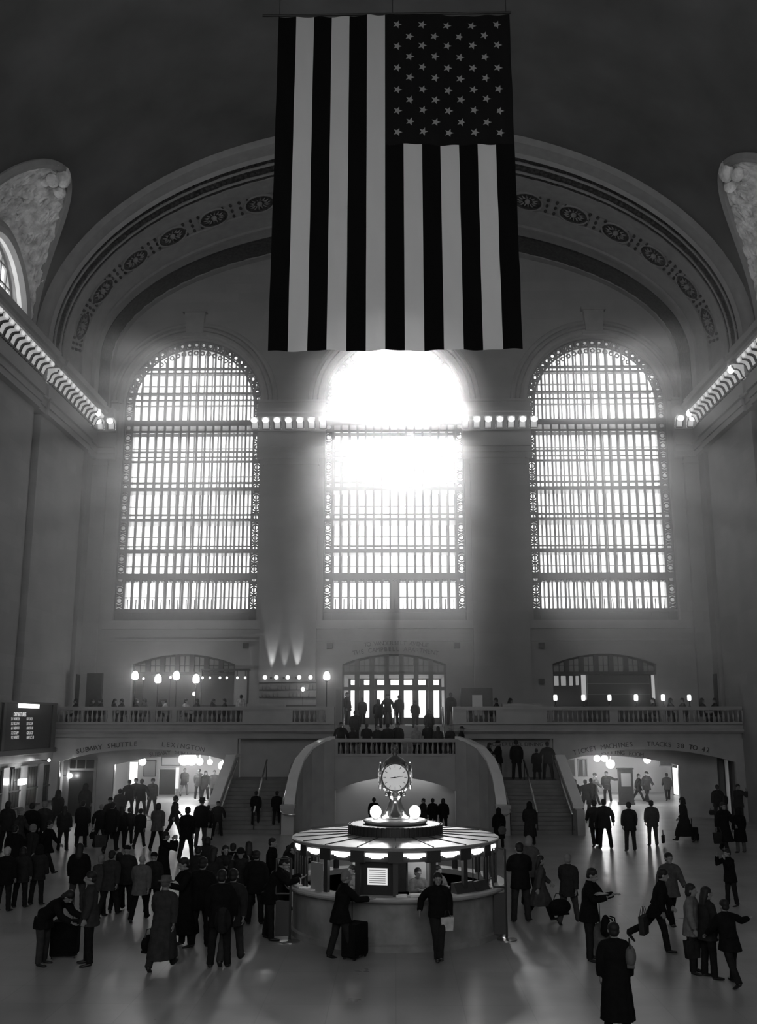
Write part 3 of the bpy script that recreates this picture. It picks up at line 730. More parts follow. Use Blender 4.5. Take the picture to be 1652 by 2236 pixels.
# ---------------- balustrades
BAL = [(.055, 0), (.055, .03), (.03, .05), (.028, .08), (.05, .14), (.066, .22), (.06, .3), (.032, .42), (.025, .5), (.04, .52), (.04, .56)]
def balustrade(label, runs, rail, base, group):
    t = thing('balustrade', label, 'balustrade', (0, 0, 0), group=group)
    rail.build('rail', M['marble'], t); base.build('base', M['marble'], t)
    me = MB().lathe(BAL, n=8).mesh('baluster', M['marble'], True)
    for x, y, z, sc_ in runs:
        o = bpy.data.objects.new('baluster', me); COL.objects.link(o); o.parent = t; o.location = (x, y, z); o.scale = (1, 1, sc_)
    return t
def px_x(px, Y=52.3, py=1560): return atY(px, py, Y).x
def balcony_side(s, label):
    if s < 0: opens = [(118, 232), (250, 372), (390, 525), (643, 707)]; xa, xb = -17.9, -3.15
    else: opens = [(1022, 1078), (1197, 1325), (1352, 1476), (1494, 1622)]; xa, xb = 3.0, 17.9
    rail = MB().box(xa, xb, 52.1, 52.6, 5.62, 5.75).box(xa, xb, 52.16, 52.54, 5.56, 5.62)
    if s < 0: rail.box(px_x(540), px_x(622), 52.06, 52.64, 5.75, 5.9)
    else: rail.box(px_x(1096), px_x(1180), 52.06, 52.64, 5.75, 5.9)
    base = MB().box(xa, xb, 52.2, 52.55, 4.86, 4.96); runs = []; cur = xa
    for a, b in opens:
        a, b = px_x(a), px_x(b); base.box(cur, a-.1, 52.22, 52.5, 4.96, 5.56); cur = b+.1
        n = round((b-a)/.243)
        for k in range(n+1): runs.append((a+(b-a)*k/n, 52.36, 4.98, 1.03))
    base.box(cur, xb, 52.22, 52.5, 4.96, 5.56)
    balustrade(label, runs, rail, base, None)
balcony_side(-1, 'long marble balustrade of the balcony on the restaurant lamp side')
balcony_side(1, 'long marble balustrade of the balcony carrying small candle lanterns')
rail = MB().box(-3.05, 3.2, 50.36, 50.84, 4.03, 4.15).box(-3.05, 3.2, 50.42, 50.78, 3.98, 4.03)
base = MB().box(-3.05, 3.2, 50.42, 50.78, 3.3, 3.42).box(-3.05, -2.85, 50.45, 50.75, 3.42, 3.98).box(3.0, 3.2, 50.45, 50.75, 3.42, 3.98)
runs = [(-2.72+5.62*k/22, 50.6, 3.42, 1.0) for k in range(23)]
balustrade('marble balustrade of the stair landing above the niche, behind the clock', runs, rail, base, None)

M['rail'] = mat('satin_rail_metal', .95, .22, .5, metal=1.0)
def handrail(pts, label, r=.05, posts=()):
    t = thing('handrail', label, 'handrail', pts[0])
    o = Vector(pts[0]); MB().tube([Vector(p)-o for p in pts], r, 8).build('rail', M['rail'], t, smooth=True)
    for p, z in posts: p = Vector(p); MB().tube([p-o, Vector((p.x, p.y, z))-o], .022, 6).build('post', M['black'], t)
for s, nm in ((-1, 'west stair on the departure board side'), (1, 'west stair below the waiting people')):
    handrail([(s*6.45, 46.7, .95), (s*6.45, 51.0, 3.1)], 'bright steel handrail down the middle of the %s' % nm, posts=[((s*6.45, 46.75, .97), 0), ((s*6.45, 50.9, 3.05), 2.13)])
    handrail([(s*4.45, 45.75, .92), (s*4.95, 45.85, .92), (s*5.15, 46.2, 1.0), (s*5.2, 46.7, 1.1), (s*5.15, 50.6, 2.9), (s*4.9, 51.0, 3.1)], 'curled bright handrail along the inner parapet of the %s' % nm, posts=[((s*5.2, 46.5, 1.05), 0)])
    handrail([(s*7.98, 46.4, .9), (s*7.98, 51.1, 3.05)], 'slanting handrail along the outer parapet of the %s' % nm, posts=[((s*7.98, 46.5, .95), 0)])
handrail([(-4.55, 51.1, 3.35), (-3.5, 51.1, 4.0)], 'short sloped handrail where the west stair turns to the landing', posts=[((-4.5, 51.1, 3.38), 2.2), ((-3.55, 51.1, 3.97), 3.0)])
handrail([(0, 52.4, 4.1), (0, 55.5, 5.75)], 'bright centre handrail of the flight up to the balcony doors', posts=[((0, 52.5, 4.1), 3.15), ((0, 55.4, 5.7), 4.7)])
handrail([(2.55, 52.4, 4.15), (2.62, 55.5, 5.75)], 'bright handrail beside the balustrade end right of the doors', posts=[((2.6, 52.5, 4.2), 3.2), ((2.6, 55.4, 5.7), 4.7)])
handrail([(-2.75, 52.4, 4.15), (-2.8, 55.5, 5.75)], 'handrail beside the balustrade end left of the doors', posts=[((-2.8, 52.5, 4.2), 3.2)])

# ---------------- the flag
F_T, F_B, F_Y = 33.1, 18.66, 35.0
white_c = mat('white_flag_cloth', .78, .9, .05, trans=.62); dark_c = mat('dark_flag_cloth', .006, .9, .05); blue_c = mat('deep_canton_cloth', .012, .9, .05)
def fx(u, v):      # u across 0..1, v down 0..1
    xl = -4.64-.1*v; xr = 4.74+.1*v; x = xl+(xr-xl)*u
    y = F_Y+.05*math.sin(u*26+v*5)*(.3+v)+.035*math.sin(u*61-v*23)+.04*math.sin(v*34+u*9)*u
    z = F_T-(F_T-F_B)*v-.04*math.sin(u*PI*3)*(1-v)
    return (x, y, z)
t = thing('hanging_flag', 'huge striped flag with stars hanging upright from the vault', 'flag', (0, F_Y, F_B))
def flocal(p): return (p[0], p[1]-F_Y, p[2]-F_B)
CV = (33.1-24.72)/(33.1-18.66); q = MB()
for k in range(13):
    u0, u1 = k/13, (k+1)/13; v0 = 0 if k < 6 else .405
    q.m = k % 2
    q.grid([[flocal(fx(u0+(u1-u0)*i/8, v0+(1-v0)*j/90)) for i in range(9)] for j in range(91)])
q.build('striped_cloth', [dark_c, white_c], t, smooth=True)
q = MB(); q.grid([[flocal(fx(6/13+(7/13)*i/50, .405*j/40)) for i in range(51)] for j in range(41)])
q.m = 1
for r in range(11):
    n = 5 if r % 2 == 0 else 4
    for c in range(n):
        uu = (.10+.203*c) if n == 5 else (.20+.203*c); vv = .085+.083*r
        cx, cy, cz = flocal(fx(6/13+7/13*uu*.98, .405*vv)); rr = .19; pts = []
        for a in range(10):
            rad = rr if a % 2 == 0 else rr*.42; an = 2*PI*a/10+.35; pts.append((cx+rad*math.sin(an), cy-.03, cz+rad*math.cos(an)))
        pts.append((cx, cy-.03, cz)); q.add(pts, [(a, (a+1) % 10, 10) for a in range(10)])
q.build('star_field', [blue_c, mat('star_cloth', .3, .9, .05)], t, smooth=False)
MB().tube([(-5.3, 0, F_T-F_B+.05), (4.8, 0, F_T-F_B+.06)], .05, 8).build('pole', M['black'], t)
for x in (-4.6, 0, 4.6): MB().tube([(x, 0, F_T-F_B+.05), (x*1.0, 0, 35.7-F_B-.04*x*x)], .012, 5).build('cable', M['black'], t)

# ---------------- stone scrolls under the cornice, glow added to their material, with bulbs
scroll_m = mat('glowing_scroll_stone', .75, .5, .3, emit=.27); bulb_m = emit_mat('cornice_bulb', 2.6); bulb_dim = emit_mat('cornice_bulb_dim', .7)
def scroll():
    pr = [(0, .0), (0, .62), (-.6, .62), (-.66, .56), (-.66, .44), (-.6, .37), (-.5, .36), (-.42, .33), (-.36, .26), (-.33, .16), (-.3, .06), (-.22, .0)]
    q = MB().prism(pr, 'X', -.19, .19)
    for s in (-1, 1):
        q.tube([(s*.19, -.58+.09*math.cos(a), .48+.09*math.sin(a)) for a in [k*PI/5 for k in range(10)]], .035, 6, closed=True)
        q.tube([(s*.19, -.14+.1*math.cos(a), .13+.1*math.sin(a)) for a in [k*PI/5 for k in range(10)]], .035, 6, closed=True)
    return q
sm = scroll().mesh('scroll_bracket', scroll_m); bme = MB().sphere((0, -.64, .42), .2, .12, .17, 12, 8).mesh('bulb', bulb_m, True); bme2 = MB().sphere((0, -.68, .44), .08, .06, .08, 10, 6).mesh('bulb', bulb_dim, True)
ORD = 'first second third fourth fifth sixth seventh eighth ninth tenth eleventh twelfth thirteenth fourteenth fifteenth sixteenth seventeenth eighteenth nineteenth twentieth twenty-first twenty-second twenty-third twenty-fourth'.split()
_pr = [(-.66, .5), (-.6, .37), (-.5, .36), (-.42, .33), (-.36, .26), (-.33, .16), (-.3, .06), (-.22, .0)]
edge_me = MB().tube([(-.2, a, b) for a, b in _pr]+[(.2, a, b) for a, b in reversed(_pr)], .035, 5).mesh('edging', M['bronze'])
def glowing_scroll(loc, rz, label, group, big):
    t = thing('glowing_scroll', label, 'lamp', loc, rz, group)
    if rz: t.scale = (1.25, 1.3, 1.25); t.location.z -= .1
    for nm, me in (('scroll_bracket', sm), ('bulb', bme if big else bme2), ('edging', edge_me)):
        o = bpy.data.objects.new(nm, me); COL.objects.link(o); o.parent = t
Z_L = 22.03
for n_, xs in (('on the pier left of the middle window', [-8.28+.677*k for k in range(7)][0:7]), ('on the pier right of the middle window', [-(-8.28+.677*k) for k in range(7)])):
    for k_, x in enumerate(sorted(xs)): glowing_scroll((x, YW-.34, Z_L), 0, 'stone scroll with added glow, %s from left, ' % ORD[k_]+n_, 'glowing scrolls '+n_, True)
for s, n_ in ((-1, 'left'), (1, 'right')):
    for x in (17.55, 16.86): glowing_scroll((s*x, YW-.34, Z_L), 0, ('stone scroll with added glow %s, one of the short pair at the %s corner' % ('beside the corner' if x > 17 else 'beside the window', n_)), 'corner glowing scrolls '+n_, True)
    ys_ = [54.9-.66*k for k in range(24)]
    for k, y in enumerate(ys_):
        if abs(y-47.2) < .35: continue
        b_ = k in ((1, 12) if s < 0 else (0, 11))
        lab = ('bright round bulb lamp breaking the %s side row of dim cornice scrolls, %s one' % (n_, 'farther' if k < 5 else 'nearer')) if b_ else 'stone scroll with added dim glow, %s from the far corner in the %s side cornice row' % (ORD[k], n_)
        glowing_scroll((s*17.92, y, Z_L), s*PI/2*-1, lab, None if b_ else 'glowing scrolls %s side' % n_, b_)
for s in (-1, 1):     # bulb light washing the stone around the rows
    pass

# ---------------- lamps on the balcony
def post_lamp(px, py, Y, label, shade='bell'):
    p = atY(px, py, Y); t = thing('lamp_post', label, 'lamp', (p.x, Y, BF), group=None); h = p.z-BF
    MB().lathe([(.14, 0), (.14, .06), (.05, .12), (.035, .3), (.03, h-.35), (.06, h-.3), (.08, h-.22)], n=12).build('post', M['black'], t, smooth=True)
    MB().lathe([(.1, h-.22), (.17, h-.16), (.185, h-.05), (.16, h+.08), (.1, h+.2), (.02, h+.24)], n=16).build('lamp_shade', M['lamp'], t, smooth=True)
    MB().lathe([(.03, h+.23), (.05, h+.26), (.0, h+.34)], n=8).build('finial', M['black'], t)
    l = light('lamp_light', 'POINT', (0, -.35, h-.05), 22, ); l.parent = t; l.data.shadow_soft_size = .15
post_lamp(295, 1475, 53.6, 'glowing bell lamp on a post at the far end of the four balcony lamps')
post_lamp(345, 1482, 53.2, 'lower glowing bell lamp second along the restaurant balustrade')
post_lamp(385, 1475, 53.9, 'glowing bell lamp third along, in front of the left arched window')
post_lamp(428, 1482, 53.2, 'lower glowing bell lamp fourth along, nearest the small bar lights')
post_lamp(713, 1476, 53.6, 'large glowing lamp on a post just left of the middle doorway')
# back bar with uplights against the pier
bx0, bx1 = atY(566, 1500, 56.2).x, atY(690, 1500, 56.2).x
bt = thing('back_bar', 'lit back bar cabinet against the pier left of the middle doors', 'bar', ((bx0+bx1)/2, 56.2, BF))
hw_ = (bx1-bx0)/2
MB().box(-hw_, hw_, -.25, .25, 0, 1.1).build('counter', M['dark_wood'], bt)
MB().box(-hw_, hw_, .0, .28, 1.1, 2.5).build('back_panel', M['grey'], bt)
for z in (1.5, 1.9, 2.3): MB().box(-hw_, hw_, -.18, .02, z, z+.05).build('shelf', M['dark_wood'], bt)
for k in range(5): xx = -hw_+2*hw_*(k+.5)/5; MB().lathe([(.04, 2.5), (.11, 2.56), (.12, 2.66), (.05, 2.74)], (xx, -.1, 0), 10).build('lamp_globe', M['lamp_soft'], bt)
for x in (592, 620, 648):
    p = atY(x, 1467, 56.35); l = light('bar_uplight', 'SPOT', (p.x, 56.3, 7.45), 420 if x != 620 else 160, rot=(PI, 0, 0)); l.data.spot_size = R(26); l.data.spot_blend = .8; l.data.shadow_soft_size = .05; l.rotation_euler = (PI-R(6), 0, 0)
    o = MB().lathe([(.05, 0), (.07, .1), (.02, .1)], (0, 0, 0), 10).build('uplight', M['black'], None, loc=(p.x, 56.3, 7.34))
    tag(o, {592: 'small uplight on the back bar nearest the left window', 620: 'small dim uplight in the middle of the back bar', 648: 'small uplight on the back bar nearest the doorway'}[x], 'uplight')
random.seed(3)
bottle = MB().lathe([(.035, 0), (.035, .16), (.015, .2), (.013, .27)], n=8).mesh('bottle', mat('bottle_glass', .2, .1, .6), True)
for k in range(14):
    for z in (1.55, 1.95):
        if random.random() < .75:
            o = bpy.data.objects.new('bottle', bottle); COL.objects.link(o); o.location = (bx0+.2+(bx1-bx0-.4)*k/13, 56.1, BF+z)
            tag(o, 'bottle, %s position from left on the %s back bar shelf' % (ORD[k], 'lower' if z < 1.7 else 'upper'), 'bottle', 'bottles on the back bar')
def small_lamp(px, py, Y, r, e, label, cat='lamp', name='hanging_lamp', group=None, zc=None):
    p = atY(px, py, Y); t = thing(name, label, cat, (p.x, Y, p.z), group=group)
    MB().sphere((0, 0, 0), r, r, r*1.1, 12, 8).build('lamp_globe', M[e], t, smooth=True)
    top = zc if zc else p.z+.6
    MB().tube([(0, 0, r if top > p.z else -r), (0, 0, top-p.z)], .012, 6).build('stem', M['black'], t)
    if zc == BF: MB().lathe([(.12, BF-p.z), (.12, BF-p.z+.03), (.02, BF-p.z+.05)], n=12).build('base', M['black'], t)
# serving canopy carrying a string of little lamps under the left arch
cx0, cx1 = atY(440, 1478, 56.3).x, atY(545, 1478, 56.3).x
t = thing('bar_canopy', 'dark serving counter and canopy below the left arched window', 'bar', ((cx0+cx1)/2, 56.2, BF))
h_ = (cx1-cx0)/2
MB().box(-h_, h_, -.3, .3, 0, 1.1).build('counter', M['dark_wood'], t); MB().box(-h_, h_, -.3, .3, 3.0, 3.1).build('canopy', M['dark_wood'], t)
for s in (-1, 1): MB().box(s*h_*.97-.05, s*h_*.97+.05, -.25, -.15, 1.1, 3.0).build('post', M['dark_wood'], t)
for k, px in enumerate((442, 458, 480, 495, 518, 535)):
    small_lamp(px, 1480, 55.95, .07, 'lamp_soft', 'tiny lamp, %s from left in the row under the dark bar canopy' % ORD[k], group='tiny bar canopy lamps', zc=BF+3.0)
for px, py, e, lb in ((313, 1482, 'lamp_soft', 'tiny dim lamp between the first two bell lamps'), (372, 1479, 'lamp_soft', 'tiny dim lamp just left of the third bell lamp'), (661, 1505, 'lamp', 'bright little shaded lamp at the right end of the back bar'), (424, 1515, 'lamp', 'little bright table lamp below the fourth bell lamp')):
    small_lamp(px, py, 55.4, .1 if e == 'lamp' else .07, e, lb, name='standing_lamp', zc=BF)
# candle lanterns on the right balustrade
for k, px in enumerate((1212, 1273, 1330, 1388, 1447, 1504)):
    lab = ['first', 'second', 'third', 'fourth', 'fifth', 'last'][k]
    p = atY(px, 1524, 52.36); t = thing('candle_lantern', 'small glowing candle lantern, %s along the right balustrade from the doorway' % lab, 'lantern', (p.x, 52.36, 5.75), group='candle lanterns')
    MB().lathe([(.07, 0), (.07, .02), (.02, .05), (.02, .3)], n=10).build('base', M['black'], t)
    MB().lathe([(.06, .3), (.1, .34), (.1, .56), (.07, .6)], n=12).build('glass', M['lamp_soft'] if k not in (3, 4) else M['lamp'], t)
# reception screen and boards near the doorway
p0, p1 = atY(1005, 1503, 53.6), atY(1075, 1535, 53.6)
t = thing('reception_desk', 'dark reception desk with a white menu board right of the doors', 'desk', ((p0.x+p1.x)/2, 53.6, BF))
MB().box(-(p1.x-p0.x)/2, (p1.x-p0.x)/2, -.1, .1, 0, p0.z-BF).build('screen', M['dark_wood'], t); MB().box(-.25, .3, -.16, -.1, .5, p0.z-BF-.35).build('menu_board', M['paper'], t)
p0, p1 = atY(733, 1505, 53.2), atY(745, 1538, 53.2)
tag(MB().box(p0.x, p1.x, 53.2, 53.26, BF, p0.z).build('notice_board', M['grey']), 'upright grey notice board just left of the middle doors', 'board')
p0, p1 = atY(190, 1470, 54.0), atY(220, 1520, 54.0)
tag(MB().box(p0.x, p1.x, 54.0, 54.3, BF, p0.z).build('cabinet', M['dark_wood']), 'tall dark cabinet standing on the balcony in the left corner', 'cabinet')

# ---------------- departure board over the ticket windows
t = thing('departure_board', 'big black departure board with rows of lit figures over the ticket windows', 'sign', (-17.6, 45.0, 3.6))
MB().box(-.6, .4, -8, 5.7, .0, 2.3).build('cabinet', M['black'], t)
MB().box(-.7, .5, -8.1, 5.8, -.1, .12).box(-.7, .46, -8.1, 5.8, 2.2, 2.3).box(.4, .46, 5.1, 5.7, .1, 2.2).box(.4, .46, -1.2, -.9, .1, 2.2).build('board_frame', M['bronze'], t)
def bpt(px, py): p = atX(px, py, -17.19); return p.y-45.0, p.z-3.6
def rotX(s_, size, py, pz, e, nm):
    o = text_mesh(nm, s_, size, e, (.42, py, pz), rot=(PI/2, 0, PI/2), depth=.004, parent=t, align='LEFT'); return o
y0, z0 = bpt(41, 1538); y1, z1 = bpt(85, 1546); MB().box(.4, .43, y0, y1, min(z0, z1)-.02, max(z0, z1)+.04).build('header_light', M['sign_light'], t)
y0, z0 = bpt(26, 1558); rotX('DEPARTURES', .26, y0+.2, z0-.12, M['screen'], 'board_heading')
for k, py in enumerate((1569, 1579, 1589.5, 1600, 1610)):
    y0, z0 = bpt(24, py); yb, zb = bpt(58, py)
    rotX(['3 1 NORTH', '5 2 SOUTH', '6 1 NEW H', '7 3 STAMF', '9 2 WHITE'][k], .2, y0, z0-.08, M['text_glow'], 'board_row')
    rotX(['BX LX 21', 'EX LC 34', 'HX ST 18', 'GR LX 27', 'NW LC 18'][k], .2, yb, zb-.08, M['text_glow'], 'board_row')

# ---------------- ticket windows along the left side
T(MB().prism([(-18.3, 2.9), (-17.95, 2.9), (-17.9, 3.05), (-17.8, 3.1), (-17.8, 3.4), (-17.6, 3.5), (-17.6, 3.6), (-18.3, 3.6)], 'Y', 20, 54.2), M['marble'])
for k in range(9):
    y = 53.4-2.3*k
    T(MB().box(-18.3, -17.85, y-.35, y+.35, 0, 2.9).box(-18.3, -17.8, y-.4, y+.4, 0, .3), M['marble'])
    q = MB().box(-17.96, -17.93, y-1.95, y-.35, 1.0, 2.8)
    tw = struct(q.build('window_%d' % (20+k), M['black']))
    g = MB()
    for j in range(5): g.box(-17.94, -17.9, y-1.9+.36*j, y-1.87+.36*j, 1.0, 2.8)
    g.box(-17.95, -17.86, y-1.95, y-.35, 1.75, 1.82).box(-17.95, -17.7, y-1.95, y-.35, .95, 1.02)
    g.build('window_grille', M['bronze'], tw)
def wall_lamp(px, py, X, r, e, lab, w_=30, box=None):
    p = atX(px, py, X); t = thing('wall_lamp', lab, 'lamp', (X, p.y, p.z))
    s = 1 if X < 0 else -1
    if box: MB().box(-.06, .06, -box, box, -.13, .13).build('lamp_shade', M[e], t)
    else: MB().sphere((0, 0, 0), r, n=14, m=10).build('lamp_globe', M[e], t, smooth=True)
    MB().tube([(-s*(18.3-abs(X)) if abs(X) < 18.3 else 0, 0, 0), (-s*r*.5, 0, 0)], .025, 6).build('bracket', M['bronze'], t)
    if w_: l = light('lamp_light', 'POINT', (s*.35, 0, 0), w_); l.parent = t; l.data.shadow_soft_size = .12
wall_lamp(49, 1707, -17.55, .16, 'lamp', 'bright rectangular lamp on the ticket window pilaster', 25, box=.42)
wall_lamp(152, 1694, -17.6, .14, 'lamp', 'round glowing lamp by the side door under the balcony', 12)
wall_lamp(107, 1660, -17.5, .08, 'lamp_soft', 'small bulb under the ticket cornice near the corner', 5)
# door with transom in the left passage side
d = bpy.data.objects.new('door_4', None); COL.objects.link(d); struct(d)
a, b = atY(152, 1700, 54.97).x, atY(204, 1700, 54.97).x
MB().box(a-.15, b+.15, 54.93, 55.0, 0, 3.05).build('door_frame', M['plain'], d)
MB().box(a, b, 54.9, 54.94, 0, 2.35).box(a, a+.3, 54.9, 54.94, 2.5, 2.95).box(a+.38, a+.8, 54.9, 54.94, 2.5, 2.95).box(a+.88, b, 54.9, 54.94, 2.5, 2.95).build('door_leaf', M['black'], d)

# ---------------- passages: lamps, signs, doors
def ceil_lamp(px, py, Y, r, e, lab, w_=60, name='ceiling_lamp'):
    p = atY(px, py, Y); t = thing(name, lab, 'lamp', (p.x, Y, p.z))
    MB().sphere((0, 0, 0), r, n=14, m=10).build('lamp_globe', M[e], t, smooth=True)
    MB().tube([(0, 0, r*.8), (0, 0, 3.6-p.z)], .03, 6).build('stem', M['brass'], t)
    if w_: l = light('lamp_light', 'POINT', (0, 0, -r-.12), w_); l.parent = t; l.data.shadow_soft_size = r
M['panel_dim'] = mat('dim_door_panel', .12, .5, .3)
ceil_lamp(1303, 1656, 62, .2, 'lamp', 'left globe of the bright pair in the waiting room passage', 150)
ceil_lamp(1319, 1656, 62, .2, 'lamp', 'right globe of the bright pair in the waiting room passage', 110)
ceil_lamp(1332, 1668, 70, .3, 'lamp', 'far flaring lamp deep in the waiting room passage', 150)
ceil_lamp(1412, 1659, 63, .22, 'lamp', 'single bright globe over the waiting room passage', 170)
ceil_lamp(311, 1663, 61, .22, 'lamp', 'single bright globe over the shuttle passage', 130)
ceil_lamp(402, 1658, 66, .38, 'lamp', 'largest glaring lamp over the shuttle passage, left one', 190)
ceil_lamp(418, 1658, 66.5, .38, 'lamp', 'largest glaring lamp over the shuttle passage, right one', 190)
ceil_lamp(436, 1663, 69, .24, 'lamp', 'smaller bright lamp beyond the glaring pair in the shuttle passage', 90)
ceil_lamp(458, 1664, 70, .2, 'lamp_soft', 'dimmer lamp at the back of the shuttle passage', 50)
ceil_lamp(486, 1672, 64, .28, 'lamp', 'glaring lamp by the outer stair parapet in the shuttle passage', 110)
# lit openings (daylight / shop windows) and notice boards in the passages
def panel(name, px0, py0, px1, py1, Y, m, lab, cat, frame=None):
    a, b = atY(px0, py0, Y), atY(px1, py1, Y); t = thing(name, lab, cat, ((a.x+b.x)/2, Y, b.z)); w_, h_ = (b.x-a.x)/2, a.z-b.z
    MB().box(-w_, w_, -.02, .04, 0, h_).build('face', m, t)
    if name == 'sign': MB().tube([(-w_*.8, 0, h_), (-w_*.8, 0, 3.6-b.z)], .02, 6).tube([(w_*.8, 0, h_), (w_*.8, 0, 3.6-b.z)], .02, 6).build('hanger', M['black'], t)
    if frame: MB().box(-w_-.06, -w_, -.05, .06, -.06, h_+.06).box(w_, w_+.06, -.05, .06, -.06, h_+.06).box(-w_-.06, w_+.06, -.05, .06, h_, h_+.08).box(-w_-.06, w_+.06, -.05, .06, -.06, 0).build('frame', frame, t)
    return t
t = thing('lit_doorway', 'brightly lit tall doorway panel on the side wall of the waiting room passage', 'doorway', (19.42, 70.2, 0))
MB().box(-.04, .06, -1.25, 1.25, .05, 1.85).build('face', emit_mat('lit_doorway', 1.3), t); MB().box(-.08, .06, -1.4, -1.25, 0, 2.0).box(-.08, .06, 1.25, 1.4, 0, 2.0).box(-.08, .06, -1.4, 1.4, 1.85, 2.0).build('frame', M['dark_wood'], t)
panel('sign', 1440, 1659, 1466, 1672, 67, M['dark_wood'], 'dark sign above the lit doorway in the waiting room passage', 'sign', M['plain'])
panel('lit_doorway', 284, 1664, 297, 1737, 70, emit_mat('lit_doorway_soft', 1.6), 'narrow bright opening in the shuttle passage left of the globe', 'doorway')
panel('notice_board', 316, 1662, 338, 1694, 73.7, M['grey'], 'grey notice board on the shuttle passage back wall', 'board', M['dark_wood'])
panel('sign', 354, 1654, 392, 1670, 70, M['grey'], 'wide sign above the dark doorway in the shuttle passage', 'sign', M['dark_wood'])
panel('doorway', 349, 1680, 381, 1745, 71, M['black'], 'dark doorway in the shuttle passage below the wide sign', 'doorway', M['plain'])
panel('lit_column', 384, 1676, 389, 1722, 69.5, emit_mat('lit_column', .9), 'narrow glowing column right of the dark doorway in the shuttle passage', 'column')
for px0, px1, lab in ((1236, 1254, 'dark poster panel nearest the stair parapet in the waiting room passage'), (1262, 1272, 'narrow dark poster panel by the waiting room passage wall'), (1276, 1281, 'thinnest dark poster strip in the waiting room passage')):
    panel('poster', px0, 1659, px1, 1694, 70, M['dark_wood'], lab, 'poster', M['plain'])
panel('door_panel', 1567, 1653, 1586, 1783, 54.6, M['panel_dim'], 'pale door panel in the far right corner under the balcony', 'door', M['bronze'])
panel('door_panel', 1591, 1657, 1607, 1783, 54.6, M['panel_dim'], 'pale narrow door panel nearest the right wall under the balcony', 'door', M['bronze'])
# free standing map display

a, b = atZ(1352, 1757), atZ(1383, 1757); Yk = a.y; top = atY(1367, 1677, Yk).z
t = thing('map_display', 'tall dark free-standing map display in the waiting room passage mouth', 'display', ((a.x+b.x)/2, Yk, 0)); w_ = (b.x-a.x)/2
MB().box(-w_, w_, -.18, .18, 0, top).box(-w_-.06, w_+.06, -.22, .22, top-.08, top).box(-w_-.05, w_+.05, -.22, .22, 0, .15).build('case', M['dark_wood'], t)
MB().box(-w_*.68, w_*.68, -.2, -.18, top*.5, top*.86).build('map_panel', M['grey'], t)
MB().box(-w_*.55, w_*.55, -.2, -.18, top*.2, top*.38).build('lower_panel', M['bronze'], t)

# ---------------- information booth
BX, BY = 0.0, 25.85
t = booth = thing('information_booth', 'round marble information booth with a lit canopy below the clock', 'booth', (BX, BY, 0))
MB().lathe([(2.6, 0), (2.6, .12), (2.54, .16), (2.54, 1.0), (2.6, 1.04)], n=72).build('counter_base', mat('booth_marble', .23, .35, .4, noise_amt=.35, nscale=1.8), t, smooth=False)
q = MB().lathe([(2.58, 1.04), (2.72, 1.05), (2.75, 1.09), (2.75, 1.13), (2.7, 1.16), (2.25, 1.16), (2.25, 1.04)], n=72); q.build('counter_top', M['marble'], t)
MB().lathe([(1.9, .02), (1.9, .1), (0, .1)], n=36).build('floor_mat', M['bronze'], t)
N = 18
fa = lambda k: -PI/2+R(20)*(k+.5)      # facet centres, k=-1 and 0 face the viewer
RP = 2.47
posts = MB()
for k in range(N):
    a = -PI/2+R(20)*k; x, y = RP*math.cos(a), RP*math.sin(a)
    MB().cbox((x, y, 1.55), .09, .12, .8, a).cbox((x, y, 2.02), .13, .34, .3, a).build('post', M['bronze'], t)
q = MB(); 
for k in range(N):    # fascia band behind the signs
    a0, a1 = -PI/2+R(20)*k, -PI/2+R(20)*(k+1)
    q.add([(RP*math.cos(a0), RP*math.sin(a0), 1.88), (RP*math.cos(a1), RP*math.sin(a1), 1.88), (RP*math.cos(a1), RP*math.sin(a1), 2.14), (RP*math.cos(a0), RP*math.sin(a0), 2.14)], [(0, 1, 2, 3)])
q.build('fascia', M['bronze'], t)
for k in range(N):
    a = fa(k); rr = RP*math.cos(R(10))+.03; cx, cy = rr*math.cos(a), rr*math.sin(a); tx, ty = -math.sin(a), math.cos(a)
    pr = [(-.25, 2.075), (.25, 2.075), (.25, 2.005), (.17, 2.005), (.17, 1.98), (.11, 1.98), (.11, 1.955), (-.11, 1.955), (-.11, 1.98), (-.17, 1.98), (-.17, 2.005), (-.25, 2.005)]
    vs = [(cx+tx*u+math.cos(a)*d, cy+ty*u+math.sin(a)*d, z) for d in (0, .05) for u, z in pr]; n = len(pr)
    MB().add(vs, [tuple(range(n)), tuple(range(n, 2*n))]+[(i, (i+1) % n, n+(i+1) % n, n+i) for i in range(n)]).build('lit_sign', M['sign_light'], t)
# ribbed canopy: slightly conical with seams
q = MB().lathe([(2.5, 2.12), (2.57, 2.13), (2.59, 2.18), (2.56, 2.2), (1.1, 2.27)], n=72); q.build('canopy', mat('canopy_metal', .3, .35, .5, noise_amt=.1), t)
q = MB()
for k in range(N): a = -PI/2+R(20)*k; q.tube([(1.15*math.cos(a), 1.15*math.sin(a), 2.275), (2.54*math.cos(a), 2.54*math.sin(a), 2.205)], .014, 5)
q.build('canopy_seam', M['bronze'], t)
MB().lathe([(2.42, 2.12), (0, 2.12)], n=36).build('soffit', M['white'], t)
# glass screens with metal frames on alternate facets
for k in range(-6, 6):
    a = fa(k); rr = RP*math.cos(R(10)); cx, cy = rr*math.cos(a), rr*math.sin(a); tx, ty = -math.sin(a), math.cos(a)
    if k in (-4, -3, 2, 3, -5, 4):
        q = MB()
        for u in (-.36, -.1, .12, .36): q.tube([(cx+tx*u, cy+ty*u, 1.16), (cx+tx*u, cy+ty*u, 1.88)], .015, 5)
        q.tube([(cx-tx*.36, cy-ty*.36, 1.3), (cx+tx*.36, cy+ty*.36, 1.3)], .012, 5).build('screen_bar', M['black'], t)
